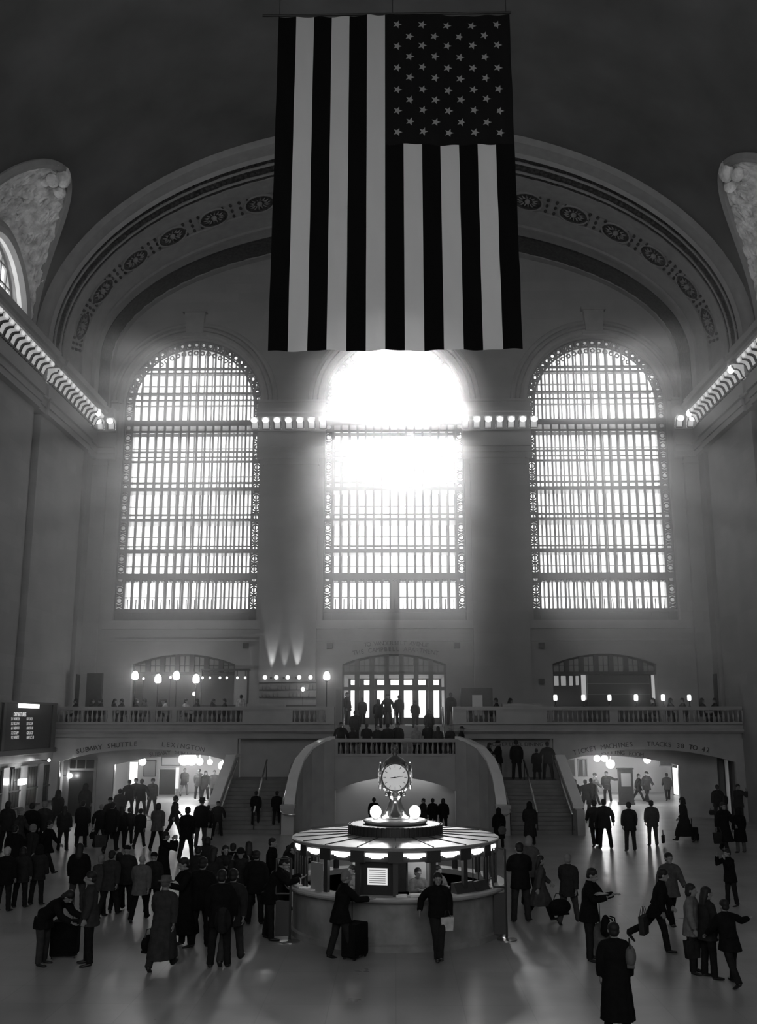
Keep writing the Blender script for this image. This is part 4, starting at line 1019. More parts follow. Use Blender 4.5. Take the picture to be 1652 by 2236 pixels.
# core of the booth: central column with cupboard panels
MB().lathe([(.55, .1), (.55, 2.12)], n=24).build('core', M['bronze'], t)
for a, w_, m in ((-62, .5, 'white'), (-125, .55, 'grey'), (-150, .4, 'white'), (-35, .5, 'grey'), (-90, .5, 'dark_wood')):
    a = R(a); o = MB().cbox((.95*math.cos(a), .95*math.sin(a), 1.1), .3, w_, 1.9, a).build('cupboard', M[m], t)
# low desk ring inside
MB().lathe([(2.2, .95), (2.2, 1.0), (1.75, 1.0), (1.75, .95)], n=48).build('desk', M['white'], t)
for a in (-150, -120, -60, -25, 90): l = light('booth_light', 'POINT', (1.9*math.cos(R(a)), 1.9*math.sin(R(a)), 1.95), 11); l.parent = t; l.data.shadow_soft_size = .12
# big notice frame facing the viewer, left of centre
a = R(-100); cx, cy = 2.32*math.cos(a), 2.32*math.sin(a)
nb = thing('notice_board', 'dark framed notice board with a lit white sheet inside the booth', 'board', (BX+cx, BY+cy, 1.16), a+PI/2)
MB().box(-.37, .37, -.03, .03, 0, .72).build('board', M['black'], nb); MB().box(-.23, .23, -.045, -.03, .22, .58).build('sheet', M['screen'], nb)
q = MB()
for j in range(7): q.box(-.19, .19, -.05, -.045, .26+.045*j, .272+.045*j)
q.build('sheet_line', M['grey'], nb); MB().box(-.4, -.37, -.05, .05, 0, .76).box(.37, .4, -.05, .05, 0, .76).box(-.4, .4, -.05, .05, .72, .78).build('frame', M['steel'], nb)
# tall grey slot panel on the counter left of centre, and the dark one with an arched top
a = R(-137); tg = MB().box(-.2, .2, -.03, .03, 0, .62).build('sign_panel', M['grey'], None, loc=(2.5*math.cos(a), BY+2.5*math.sin(a), 1.16), rz=a+PI/2)
tg.name = 'slot_stand'; tag(tg, 'grey rounded panel standing on the booth counter near the queue', 'panel')
l = light('added_niche_light', 'AREA', (0, 51.25, 2.3), 14, shape='RECTANGLE', size=4.5, size_y=.4)  # unseen area light added to brighten the niche
# things on the counter
def on_counter(deg, r, mk, name, lab, cat, m, group=None):
    a = R(deg-90); o = mk.build(name, m, None, loc=(BX+r*math.cos(a), BY+r*math.sin(a), 1.16), rz=a+PI/2); return tag(o, lab, cat, group)
on_counter(40, 2.45, MB().prism([(-.12, 0), (.1, 0), (.1, .22), (.02, .22)], 'X', -.32, .32), 'brochure_rack', 'sloping dark brochure rack on the booth counter right of the leaning woman', 'rack', M['bronze'])
on_counter(52, 2.5, MB().prism([(-.12, 0), (.1, 0), (.1, .2), (.0, .2)], 'X', -.26, .26), 'brochure_rack', 'sloping brochure rack nearest the right end of the booth counter', 'rack', M['dark_wood'])
on_counter(12, 2.5, MB().box(-.2, .2, -.1, .1, 0, .05), 'paper_stack', 'flat stack of leaflets on the counter left of the leaning woman', 'papers', M['paper'])
on_counter(3, 2.5, MB().box(-.12, .12, -.1, .1, 0, .04), 'paper_stack', 'small flat leaflet pile at the centre of the booth counter', 'papers', M['paper'])
on_counter(-52, 2.5, MB().box(-.2, .2, -.15, .15, 0, .03), 'paper_stack', 'white sheets on the counter beside the queueing customers', 'papers', M['paper'])
on_counter(-62, 2.55, MB().box(-.15, .15, -.1, .1, 0, .03), 'paper_stack', 'white sheet at the queue end of the booth counter', 'papers', M['paper'])
# drum with railing on the canopy
dt = thing('roof_drum', 'dark ribbed drum with a disc on top of the booth canopy', 'drum', (BX, BY, 2.24))
MB().lathe([(1.16, 0), (1.16, .22), (1.12, .25), (.85, .25)], n=48).build('drum', M['bronze'], dt)
q = MB()
for k in range(60): a = 2*PI*k/60; q.cbox((1.17*math.cos(a), 1.17*math.sin(a), .13), .03, .05, .24, a)
q.build('ribs', M['bronze'], dt)
MB().lathe([(.7, .25), (.76, .26), (.8, .3), (.8, .34), (.74, .36), (0, .37)], n=48).build('disc', M['marble'], dt, smooth=False)
# the four-faced clock
ck = thing('clock', 'four-faced brass globe clock with glowing dials on top of the booth', 'clock', (BX, BY, 2.61))
CZ = 3.63-2.61
MB().lathe([(.36, 0), (.36, .05), (.3, .1), (.25, .2), (.17, .36), (.14, .46), (.17, .52), (.2, .58), (.17, .64), (.24, .7), (.3, .78)], n=24).build('pedestal', M['brass'], ck, smooth=True)
MB().sphere((0, 0, CZ), .39, .39, .41, 24, 16).build('globe', mat('clock_body_brass', .25, .3, .5, metal=.8), ck, smooth=True)
MB().lathe([(.33, CZ+.22), (.3, CZ+.34), (.2, CZ+.44), (.1, CZ+.5), (.05, CZ+.53), (.08, CZ+.57), (.04, CZ+.62), (.09, CZ+.67), (.05, CZ+.73), (0, CZ+.8)], n=20).build('finial', mat('aged_brass', .12, .4, .5, metal=.5), ck, smooth=True)
face_m = mat('opal_dial', .8, .4, .4, emit=.27)
for k in range(4):
    a = -PI/2+PI/2*k; c_, s_ = math.cos(a), math.sin(a); g = Matrix(((-s_, c_, 0, 0), (c_, s_, 0, 0), (0, 0, 1, CZ), (0, 0, 0, 1))) if False else None
    fo = MB(); rimm = MB(); hm_ = MB(); num = MB()
    def P(u, z, d): return (c_*d-s_*u, s_*d+c_*u, CZ+z)
    N2 = 32
    vs = [P(0, 0, .44)]+[P(.16*math.sin(2*PI*j/N2), .16*math.cos(2*PI*j/N2), .43) for j in range(N2)]+[P(.32*math.sin(2*PI*j/N2), .32*math.cos(2*PI*j/N2), .385) for j in range(N2)]
    fo.add(vs, [(0, 1+j, 1+(j+1) % N2) for j in range(N2)]+[(1+j, 1+(j+1) % N2, 1+N2+(j+1) % N2, 1+N2+j) for j in range(N2)])
    f = fo.build('clock_face', face_m, ck, smooth=True)
    rimm.tube([P(.335*math.sin(2*PI*j/N2), .335*math.cos(2*PI*j/N2), .375) for j in range(N2)], .022, 6, closed=True).build('rim', M['brass'], f)
    for h in range(12):
        b_ = 2*PI*h/12; u, z = .26*math.sin(b_), .26*math.cos(b_); du, dz = .035*math.sin(b_), .035*math.cons(b_) if False else .035*math.cos(b_)
        num.tube([P(u-du, z-dz, .415), P(u+du, z+dz, .405)], .008, 4)
    num.build('numeral', M['grey'], f)
    sg = 1
    hm_.tube([P(0, 0, .452), P(-.12, -.015, .447)], .011, 5); hm_.tube([P(0, 0, .455), P(.2, .03, .437)], .007, 5); hm_.sphere(P(0, 0, .45), .02, n=8, m=6)
    hm_.build('hand', M['black'], f)
for k in range(4):   # scroll brackets and acorns between the dials
    a = -PI/4+PI/2*k
    q = MB().tube([(.3*math.cos(a), .3*math.sin(a), CZ-.38), (.43*math.cos(a), .43*math.sin(a), CZ-.22), (.46*math.cos(a), .46*math.sin(a), CZ), (.43*math.cos(a), .43*math.sin(a), CZ+.22), (.34*math.cos(a), .34*math.sin(a), CZ+.34)], .03, 6)
    q.sphere((.31*math.cos(a), .31*math.sin(a), CZ-.42), .045, n=8, m=6).sphere((.28*math.cos(a), .28*math.sin(a), CZ-.32), .04, n=8, m=6).sphere((.25*math.cos(a), .25*math.sin(a), .16), .045, n=8, m=6)
    q.build('scroll', M['brass'], ck, smooth=True)
for s, nm in ((-1, 'left'), (1, 'right')):
    lg = thing('globe_lamp', 'glaring white globe lamp on the %s of the clock foot' % nm, 'lamp', (BX+s*.49, BY-.15, 2.61))
    MB().lathe([(.07, -.01), (.07, .02), (.03, .05)], n=12).build('base', M['brass'], lg); MB().sphere((0, 0, .17), .14, .14, .16, 18, 12).build('lamp_globe', M['lamp'], lg, smooth=True)
    l = light('lamp_light', 'POINT', (0, -.22, .25), 3); l.parent = lg; l.data.shadow_soft_size = .1

# queue barriers: framed sign stands either side of the booth
def sign_stand(px0, px1, pyt, pyb, foot, label):
    g = atZ((px0+px1)/2, foot); Y = g.y; a, b = atY(px0, foot, Y), atY(px1, foot, Y); zt = atY(px0, pyt, Y).z; zb = atY(px0, pyb, Y).z
    t = thing('sign_stand', label, 'stand', ((a.x+b.x)/2, Y, 0)); w_ = (b.x-a.x)/2
    MB().tube([(w_, 0, .03), (w_, 0, zt)], .03, 8).build('post', M['bronze'], t); MB().lathe([(.24, 0), (.24, .02), (.06, .05)], (w_, 0, 0), 20).build('base', M['steel'], t)
    MB().tube([(-w_, 0, zb), (-w_, 0, zt), (w_, 0, zt)], .022, 6).tube([(-w_, 0, zb), (w_, 0, zb)], .022, 6).build('frame', M['bronze'], t)
    MB().box(-w_, w_, -.02, .02, .12, zb-.15).build('panel', M['bronze'], t)
sign_stand(1079, 1106, 1853, 1936, 2052, 'framed sign stand with a dark lower panel at the right end of the counter')
sign_stand(600, 632, 1875, 1952, 2056, 'dark queue stand hidden among the customers at the left end of the counter')
# ================================================================== PEOPLE
def V3(*a): return Vector(a)
def remesh(mb, voxel, smooth_it, name, post=None):
    me = bpy.data.meshes.new('tmp'); me.from_pydata(mb.v, [], mb.f); me.update()
    bm = bmesh.new(); bm.from_mesh(me); bmesh.ops.recalc_face_normals(bm, faces=bm.faces); bm.to_mesh(me); bm.free()
    o = bpy.data.objects.new('tmp', me); COL.objects.link(o)
    md = o.modifiers.new('r', 'REMESH'); md.mode = 'VOXEL'; md.voxel_size = voxel; md.use_smooth_shade = True
    if smooth_it: s_ = o.modifiers.new('s', 'SMOOTH'); s_.iterations = smooth_it; s_.factor = .5
    out = bpy.data.meshes.new_from_object(o.evaluated_get(bpy.context.evaluated_depsgraph_get()))
    bpy.data.objects.remove(o); bpy.data.meshes.remove(me)
    if post:
        for v in out.vertices: v.co = post(v.co)
    out.polygons.foreach_set('use_smooth', [True]*len(out.polygons)); out.name = name
    return out
def rotx(p, c, a):   # a>0 leans towards -Y (forward)
    y, z = p.y-c.y, p.z-c.z
    return Vector((p.x, c.y+y*math.cos(a)-z*math.sin(a), c.z+y*math.sin(a)+z*math.cos(a)))
# pose: tp torso pitch, hp head pitch, hy head yaw, L/R leg (hip, knee), L/R arm (flex, abduct, elbow, inward)
POSES = {
 'stand': dict(tp=2, hp=4, legs=((2, 2, 4), (-2, 2, 5)), arms=((4, 9, 14, 4), (2, 9, 12, 4))),
 'wide':  dict(tp=2, hp=3, legs=((3, 4, 9), (-3, 4, 9)), arms=((4, 22, 16, 4), (2, 24, 12, 4))),
 'walk':  dict(tp=4, hp=3, legs=((22, 4, 2), (-18, 14, 2)), arms=((-18, 8, 12, 3), (22, 8, 25, 3))),
 'walk2': dict(tp=13, hp=6, legs=((14, 6, 3), (-34, 28, 2)), arms=((-8, 10, 14, 4), (14, 12, 20, 6))),
 'stride': dict(tp=6, hp=4, legs=((28, 5, 3), (-26, 8, 3)), arms=((-22, 10, 14, 3), (20, 12, 30, 3))),
 'bent':  dict(tp=48, hp=30, legs=((6, 6, 4), (2, 8, 6)), arms=((30, 4, 34, 8), (36, 4, 34, 8))),
 'fold':  dict(tp=1, hp=6, legs=((2, 2, 5), (-1, 2, 6)), arms=((22, 8, 88, 44), (20, 8, 84, 44))),
 'read':  dict(tp=5, hp=16, legs=((4, 4, 4), (-3, 3, 4)), arms=((30, 8, 78, 18), (34, 8, 72, 18))),
 'lean':  dict(tp=10, hp=6, legs=((16, 4, 5), (-10, 6, 2)), arms=((40, 18, 50, 10), (30, 6, 60, 26))),
 'rest':  dict(tp=-6, hp=8, legs=((16, 4, -4), (24, 8, -9)), arms=((-28, 28, 62, 2), (4, 8, 18, 4))),
 'raise': dict(tp=10, hp=-4, legs=((18, 8, 8), (-24, 10, 4)), arms=((20, 60, 78, -58), (24, 10, 30, 6))),
 'phone': dict(tp=4, hp=6, legs=((4, 2, 4), (-3, 3, 5)), arms=((58, 10, 118, 14), (50, 12, 112, 14))),
 'sit':   dict(tp=4, hp=8, legs=((84, 84, 5), (84, 84, 5)), arms=((30, 8, 60, 16), (34, 8, 56, 16))),
 'step':  dict(tp=8, hp=2, legs=((34, 38, 2), (-4, 4, 3)), arms=((-10, 9, 14, 3), (12, 9, 20, 3))),
 'write': dict(tp=24, hp=20, legs=((6, 4, 4), (-4, 4, 5)), arms=((44, 10, 66, 20), (50, 10, 58, 16))),
}
skin_m = mat('skin', .22, .6, .35); hair_m = {'dark': mat('dark_hair', .012, .6, .3), 'grey': mat('grey_hair', .16, .7, .3), 'fair': mat('fair_hair', .3, .7, .3)}
cloth_m = {}
def cloth(v):
    k = round(v, 3)
    if k not in cloth_m: cloth_m[k] = mat('cloth_%d' % int(k*1000), v, .92, .08, noise_amt=.2, nscale=9, bump=.25, bscale=14)
    return cloth_m[k]
shoe_m = mat('shoe_leather', .012, .45, .4)
def skeleton(pose):
    P = POSES[pose]; pel = V3(0, 0, .93); b = R(P['tp']); J = {'pel': pel}
    def T_(p): return rotx(p, pel, b)
    J['waist'] = T_(V3(0, .0, 1.1)); J['chest'] = T_(V3(0, 0, 1.3)); J['neck'] = T_(V3(0, .015, 1.47))
    hb = b*.6+R(P['hp']); up = V3(0, -math.sin(hb), math.cos(hb)); fw = V3(0, -math.cos(hb), -math.sin(hb))
    J['hup'], J['hfw'] = up, fw; J['head'] = J['neck']+up*.155+fw*.014
    for i, s in enumerate((-1, 1)):
        hip, knee, ab = [R(a) for a in P['legs'][i]]
        h = V3(s*.095, 0, .91); d1 = V3(s*math.sin(ab), -math.sin(hip), -math.cos(hip)).normalized(); k = h+d1*.42
        a2 = hip-knee; d2 = V3(s*math.sin(ab)*.6, -math.sin(a2), -math.cos(a2)).normalized(); a = k+d2*.42
        # foot direction
        fp = max(min(a2*.9, R(25)), R(-50)) if pose not in ('sit',) else 0
        f = V3(s*.12, -math.cos(fp), math.sin(fp)).normalized(); J['leg%d' % i] = (h, k, a, f)
        fl, ab, el, inn = [R(a) for a in P['arms'][i]]
        sh = T_(V3(s*.185, 0, 1.42)); tot = fl
        d = V3(s*math.sin(ab), -math.sin(tot)*math.cos(ab), -math.cos(tot)*math.cos(ab)).normalized(); e = sh+d*.29
        # forearm: flex about x, then swing inward
        t2 = fl+el; d2 = V3(s*math.sin(ab)*.5-s*math.sin(inn), -math.sin(t2)*math.cos(inn), -math.cos(t2)*math.cos(inn)).normalized(); w_ = e+d2*.255
        J['arm%d' % i] = (sh, e, w_, d2)
    low = min(min(J['leg%d' % i][2].z-.075, (J['leg%d' % i][2]+J['leg%d' % i][3]*.17).z-.045) for i in (0, 1))
    off = V3(0, 0, -low)
    for k in list(J):
        if k in ('hup', 'hfw'): continue
        if isinstance(J[k], tuple): t = J[k]; J[k] = tuple(list(q+off for q in t[:3])+[t[3]])
        else: J[k] = J[k]+off
    return J
def body_mesh(J):
    q = MB(); n = 12
    q.tube([J['pel']-V3(0, 0, .06), J['pel']+V3(0, 0, .03), J['waist'], J['chest'], (J['chest']*.35+J['neck']*.65), J['neck']], [.13, .155, .125, .145, .1, .06], 16, ry=[.1, .11, .09, .11, .085, .055])
    hd, up, fw = J['head'], J['hup'], J['hfw']; sx = V3(1, 0, 0)
    q.tube([J['neck']-up*.05, J['neck']+up*.09], [.06, .054], n)
    HS = 1.1
    def HP(x, f, u): return hd+(sx*x+fw*f+up*u)*HS
    def ell(c, r1, r2, r3, k=14, m=9):
        g = MB().sphere((0, 0, 0), 1, 1, 1, k, m); q.add([c+(sx*(v[0]*r1)+fw*(-v[1]*r2)+up*(v[2]*r3))*HS for v in g.v], g.f)
    ell(HP(0, -.012, .02), .076, .094, .098); ell(HP(0, .022, -.045), .054, .062, .07); ell(HP(0, .055, -.085), .028, .03, .026)
    ell(HP(0, .098, -.018), .013, .02, .024, 8, 6); ell(HP(0, .086, .018), .045, .012, .012, 8, 6); ell(HP(0, .082, -.055), .024, .012, .009, 8, 6)
    for s in (-1, 1): ell(HP(s*.078, -.005, -.012), .01, .02, .032, 8, 6)
    for i, s in enumerate((-1, 1)):
        sh, e, w_, d = J['arm%d' % i]
        s1_ = sh+V3(-s*.03, 0, -.045); q.tube([s1_, sh*.5+e*.5, e, e*.6+w_*.4, w_], [.05, .047, .04, .041, .027], n)
        q.sphere(s1_, .05, n=10, m=8)
        # hand
        side = V3(0, 1, 0).cross(d) if abs(d.y) < .8 else V3(1, 0, 0).cross(d).cross(d)
        if abs(d.y) < .8: wid = V3(0, 1, 0)-d*d.y; wid.normalize()
        else: wid = V3(1, 0, 0)-d*d.x; wid.normalize()
        nor = d.cross(wid).normalized()*(1 if s < 0 else -1)
        if nor.x*s > 0 and abs(d.y) < .8: nor = -nor
        pc = w_+d*.045
        g = MB().sphere((0, 0, 0), 1, 1, 1, 10, 8); q.add([pc+wid*(v[0]*.04)+nor*(v[1]*.016)+d*(v[2]*.05) for v in g.v], g.f)
        for j, L in enumerate((.06, .07, .066, .052)):
            b0 = w_+d*.085+wid*((1.5-j)*.0205); m1 = b0+d*(L*.55)+nor*.008; m2 = m1+d*(L*.35)+nor*.022
            q.tube([b0-d*.02, m1, m2], [.0095, .009, .0075], 8)
        t0 = w_+d*.03+wid*.035; q.tube([t0, t0+d*.03+wid*.022+nor*.008, t0+d*.058+wid*.026+nor*.018], [.012, .0105, .009], 8)
        h, k, a, f = J['leg%d' % i]
        q.tube([h, h*.55+k*.45, k, k*.65+a*.35, a], [.088, .074, .053, .055, .036], n); q.sphere(k, .055, n=10, m=8)
        q.tube([a, a+f*.05-V3(0, 0, .035), a+f*.15-V3(0, 0, .05)], [.036, .035, .026], 10)
    eyes = [HP(s*.03, .088, .002) for s in (-1, 1)]
    def post(co):
        for e in eyes:
            d2 = (co-e).length
            if d2 < .03: co = co-fw*(.007*math.exp(-(d2/.011)**2))
        return co
    return remesh(q, .0085, 1, 'body', post)
def coat_mesh(J, kind, bulk=1.15):
    q = MB(); pel, wa, ch, ne = J['pel'], J['waist'], J['chest'], J['neck']; B = bulk
    ax = (ne-pel).normalized()
    lim = {'short': .02, 'hip': .2, 'knee': .5, 'calf': .68}[kind]
    kn = (J['leg0'][1]+J['leg1'][1])*.5; an = (J['leg0'][2]+J['leg1'][2])*.5
    pts = [ne+ax*.015, ne*.75+ch*.25, ch, wa, pel+V3(0, 0, .04)]
    rx = [.07, .105*B, .18*B, .165*B, .178*B]; ry = [.064, .085*B, .132*B, .125*B, .14*B]
    if kind == 'short': pts.append(pel-V3(0, 0, .06)); rx.append(.182*B); ry.append(.142*B)
    else:
        sy = abs(J['leg0'][1].y-J['leg1'][1].y)*.5; z = 0
        nst = {'hip': 2, 'knee': 4, 'calf': 5}[kind]
        for k in range(1, nst+1):
            dn = lim*k/nst; t = min(1, dn/.44)
            cy_ = pel.y+(kn.y-pel.y)*t*.9; cx_ = pel.x
            pts.append(V3(cx_, cy_, pel.z-dn)); rx.append((.185+.075*dn)*B); ry.append((.145+.09*dn+sy*min(1.15, dn/.44)*.85)*B)
    # build with rings kept horizontal below the pelvis
    q.tube(pts[:5], rx[:5], 22, ry=ry[:5])
    lo = pts[4:]
    rows = []
    for p, a, b in zip(lo, rx[4:], ry[4:]):
        rows.append([(p.x+a*math.cos(2*PI*k/28)*(1+.03*math.sin(k*3.0)), p.y+b*math.sin(2*PI*k/28)*(1+.03*math.sin(k*3.0)), p.z) for k in range(28)])
    vs = [v for r in rows for v in r]; m = len(rows)
    q.add(vs, [(i*28+k, i*28+(k+1) % 28, (i+1)*28+(k+1) % 28, (i+1)*28+k) for i in range(m-1) for k in range(28)]+[tuple(range(28)), tuple((m-1)*28+k for k in range(28))])
    for i, s in enumerate((-1, 1)):
        sh, e, w_, d = J['arm%d' % i]
        q.sphere(sh+V3(-s*.035, 0, -.035), .078*B, n=12, m=8); q.tube([ne*.8+ch*.2+V3(s*.03, 0, 0), sh*.5+ne*.35+ch*.15, sh+V3(-s*.02, 0, -.03)], [.06*B, .07*B, .076*B], 12)
        q.tube([sh+V3(-s*.02, 0, -.025), sh*.5+e*.5, e, e*.5+w_*.5, w_-d*.015], [.074*B, .07*B, .064*B, .058*B, .052*B], 14)
    q.tube([ne-ax*.03, ne+ax*.045], [.082, .074], 16)
    def post(co):
        n_ = noise.noise(co*11)*.007+noise.noise(co*26)*.003
        return co+V3(n_, n_*.8, n_*.5)
    return remesh(q, .0135, 3, 'coat', post)
def trousers_mesh(J):
    q = MB(); q.tube([J['pel']+V3(0, 0, .08), J['pel']-V3(0, 0, .06)], [.155, .17], 16, ry=[.115, .13])
    for i in (0, 1):
        h, k, a, f = J['leg%d' % i]; q.tube([h+V3(0, 0, .03), h*.5+k*.5, k, k*.5+a*.5, a-(a-k).normalized()*-.02], [.107, .092, .074, .07, .068], 14); q.sphere(h, .107, n=12, m=8)
    def post(co): n_ = noise.noise(co*14)*.006; return co+V3(n_, n_, 0)
    return remesh(q, .0135, 2, 'trousers', post)
def shoe_mesh(J, i):
    h, k, a, f = J['leg%d' % i]; q = MB(); b0 = a-V3(0, 0, .03)
    q.tube([a+V3(0, 0, .02), b0-f*.02-V3(0, 0, .0), b0+f*.06-V3(0, 0, .012), b0+f*.13-V3(0, 0, .02), b0+f*.185-V3(0, 0, .024)], [.048, .05, .047, .046, .03], 12, ry=[.048, .045, .036, .028, .02])
    return remesh(q, .012, 2, 'shoe')
def hair_mesh(style):
    q = MB()
    def ell(c, r): q.sphere(c, r[0], r[1], r[2], 18, 12)
    if style in ('short', 'grey', 'long', 'bob'):
        q.sphere((0, .02, .042), .085, .096, .088, 18, 12)
        if style in ('short', 'grey'): q.sphere((0, .05, -.02), .074, .06, .07, 14, 8)
        if style == 'long': q.tube([(0, .035, .02), (0, .07, -.09), (0, .085, -.2), (0, .08, -.27)], [.086, .088, .085, .05], 14, ry=[.075, .06, .045, .03])
        if style == 'bob': q.tube([(0, .03, .03), (0, .045, -.06), (0, .045, -.11)], [.09, .097, .085], 14, ry=[.075, .068, .05])
    elif style == 'beanie': q.sphere((0, .012, .055), .09, .1, .086, 18, 12); q.tube([(0, .0, .02), (0, .0, .055)], [.094, .093], 18, ry=[.108, .106])
    elif style == 'cap': q.sphere((0, .012, .05), .088, .1, .075, 18, 12); q.tube([(0, -.07, .04), (0, -.17, .025)], [.07, .05], 12, ry=[.012, .008])
    elif style == 'hat': q.lathe([(.15, .045), (.15, .055), (.095, .065), (.09, .14), (.06, .155), (0, .15)], n=20); q.sphere((0, .03, .02), .08, .088, .08, 14, 10)
    elif style == 'hood': q.sphere((0, .02, .02), .105, .115, .13, 18, 12); q.tube([(0, .03, -.02), (0, .03, -.13)], [.1, .12], 14, ry=[.1, .1])
    def post(co):
        # open the front so the face stays clear
        return co
    me = remesh(q, .011, 1, 'hair')
    bm = bmesh.new(); bm.from_mesh(me)
    if style in ('short', 'grey', 'long', 'bob', 'hood'):
        dl = [v for v in bm.verts if v.co.y < (-.055 if style != 'hood' else -.07) and v.co.z < .045]
        bmesh.ops.delete(bm, geom=dl, context='VERTS')
    bm.to_mesh(me); bm.free(); return me
HAIR = {}
VAR = {}
def variant(pose, kind):
    k = (pose, kind)
    if k not in VAR:
        J = skeleton(pose); bk = ('b', pose)
        if bk not in VAR: VAR[bk] = (J, body_mesh(J), trousers_mesh(J), shoe_mesh(J, 0), shoe_mesh(J, 1))
        VAR[k] = VAR[bk]+(coat_mesh(J, kind),)
    return VAR[k]
def child(name, me, m, par, matrix=None):
    o = bpy.data.objects.new(name, me); COL.objects.link(o)
    if not me.materials: me.materials.append(m)
    o.material_slots[0].link = 'OBJECT'; o.material_slots[0].material = m
    o.parent = par
    if matrix is not None: o.matrix_local = matrix
    return o
PEOPLE = []
def person(px, hy, fy, pose, face, kind, tone, hair, label, leg=None, z=0.0, group=None, at=None, hz=None, scale=None):
    J, body, tr, s0, s1, coat = variant(pose, kind)
    p = at if at is not None else atZ(px, fy, z)
    p = Vector((p[0], p[1], z))
    if scale is None:
        top = (J['head']+J['hup']*.125).z
        want = atY(px, hy, p.y).z-z; scale = max(.86, min(1.1, want/top))
    t = thing('person', label, 'person', p, R(face), group); t.scale = (scale*1.07, scale*1.05, scale)
    child('body', body, skin_m, t); child('coat', coat, cloth(tone), t); child('trousers', tr, cloth(leg if leg is not None else .015), t)
    child('shoe', s0, shoe_m, t); child('shoe', s1, shoe_m, t)
    if hair != 'bald':
        st = hair.split(':')[0]; col = hair.split(':')[1] if ':' in hair else 'dark'
        if st not in HAIR: HAIR[st] = hair_mesh(st)
        up, fw = J['hup'], J['hfw']; hs_ = 1.1; mtx = Matrix(((hs_, 0, 0, J['head'].x), (0, -fw.y*hs_, up.y*hs_, J['head'].y), (0, -fw.z*hs_, up.z*hs_, J['head'].z), (0, 0, 0, 1)))
        nm = 'hair' if st in ('short', 'grey', 'long', 'bob') else ('hood' if st == 'hood' else 'hat')
        m = hair_m[col] if nm == 'hair' else cloth(.3 if col == 'fair' else (.1 if col == 'grey' else .012))
        child(nm, HAIR[st], m, t, mtx)
    PEOPLE.append(t); return t
# bags
def bag(kind, loc, rz, tone, label, s=1.0, name=None):
    if kind == 'suitcase':
        t = thing('suitcase', label, 'suitcase', loc, rz); w_, d_, h_ = .23*s, .14*s, .6*s
        q = MB().prism([(-w_+.03, .05), (w_-.03, .05), (w_, .08), (w_, h_-.03), (w_-.03, h_), (-w_+.03, h_), (-w_, h_-.03), (-w_, .08)], 'Y', -d_, d_); q.build('body', cloth(tone), t)
        MB().box(-w_+.04, w_-.04, -d_-.03, -d_, .12, h_*.55).build('front_pocket', cloth(tone*.8), t)
        for x in (-w_+.05, w_-.05):
            for y in (-d_+.04, d_-.04): MB().tube([(x-.012, y, .028), (x+.012, y, .028)], .028, 10).build('wheel', M['black'], t)
        MB().tube([(-.09*s, d_-.03, h_-.02), (-.09*s, d_-.03, h_+.38*s), (.09*s, d_-.03, h_+.38*s), (.09*s, d_-.03, h_-.02)], .011, 6).build('handle', M['black'], t)
    elif kind == 'backpack':
        t = thing('backpack', label, 'backpack', loc, rz); q = MB().sphere((0, 0, .0), .16*s, .1*s, .24*s, 16, 12).sphere((0, .05*s, -.1*s), .13*s, .07*s, .11*s, 12, 8); q.build('body', cloth(tone), t, smooth=True)
        for x in (-.09, .09): MB().tube([(x*s, -.07*s, .2*s), (x*s, -.18*s, .18*s), (x*s, -.2*s, .0), (x*s, -.08*s, -.15*s)], .016*s, 6).build('strap', cloth(tone*.7), t)
    elif kind == 'shopping':
        t = thing('shopping_bag', label, 'bag', loc, rz); q = MB().prism([(-.15*s, 0), (.15*s, 0), (.18*s, .34*s), (-.18*s, .34*s)], 'Y', -.05*s, .05*s); q.build('body', cloth(tone), t)
        for y in (-.05, .05): MB().tube([(-.08*s, y*s, .34*s), (-.05*s, y*s*.4, .5*s), (.05*s, y*s*.4, .5*s), (.08*s, y*s, .34*s)], .008, 5).build('handle', M['black'], t)
    else:
        t = thing('handbag' if kind == 'handbag' else 'holdall', label, 'bag', loc, rz); a, b, c = (.17, .08, .14) if kind == 'handbag' else (.27, .13, .17)
        MB().sphere((0, 0, c*s), a*s, b*s, c*s, 16, 10).box(-a*.7*s, a*.7*s, -b*.6*s, b*.6*s, 0.01, .05*s).build('body', cloth(tone), t, smooth=True)
        MB().tube([(-a*.6*s, 0, c*1.7*s), (-a*.3*s, 0, c*2.6*s), (a*.3*s, 0, c*2.6*s), (a*.6*s, 0, c*1.7*s)], .012, 6).build('handle', M['black'], t)
    return t
def bag_px(kind, px, py_bottom, of, rz, tone, label, s=1.0, dy=-.12, z=None):
    Y = of.location.y+dy; p = atY(px, py_bottom, Y)
    return bag(kind, (p.x, Y, max(0.0, p.z) if z is None else z), R(rz), tone, label, s)
K, D, G, L_ = .008, .02, .06, .16
# ---- foreground, right side of the floor
p1 = person(1350, 2015, 2262, 'stand', 176, 'calf', K, 'short', 'person in long black coat at the bottom edge, back turned')
bag_px('handbag', 1376, 2112, p1, 80, .12, 'pale shoulder bag at the side of the black coated person at the bottom', 1.25, dy=.0)
p2 = person(1290, 1897, 2097, 'read', 62, 'hip', K, 'short', 'dark person reading a paper beside a tall grey suitcase')
b = bag_px('backpack', 1322, 2022, p2, 60, K, 'black rucksack carried in front of the person reading a paper', .95, dy=-.1)
pp = atY(1306, 1952, p2.location.y-.25); tag(MB().prism([(-.13, 0), (.13, 0), (.13, .01), (-.13, .01)], 'X', -.16, .16).build('paper', M['grey'], None, loc=(pp.x, p2.location.y-.25, pp.z), rz=R(30)), 'open paper in the hands of the person by the grey suitcase', 'paper')
g = atZ(1322, 2092); bag('suitcase', (g.x, g.y, 0), R(60), .1, 'tall grey suitcase with raised handle beside the reading person', 1.15)
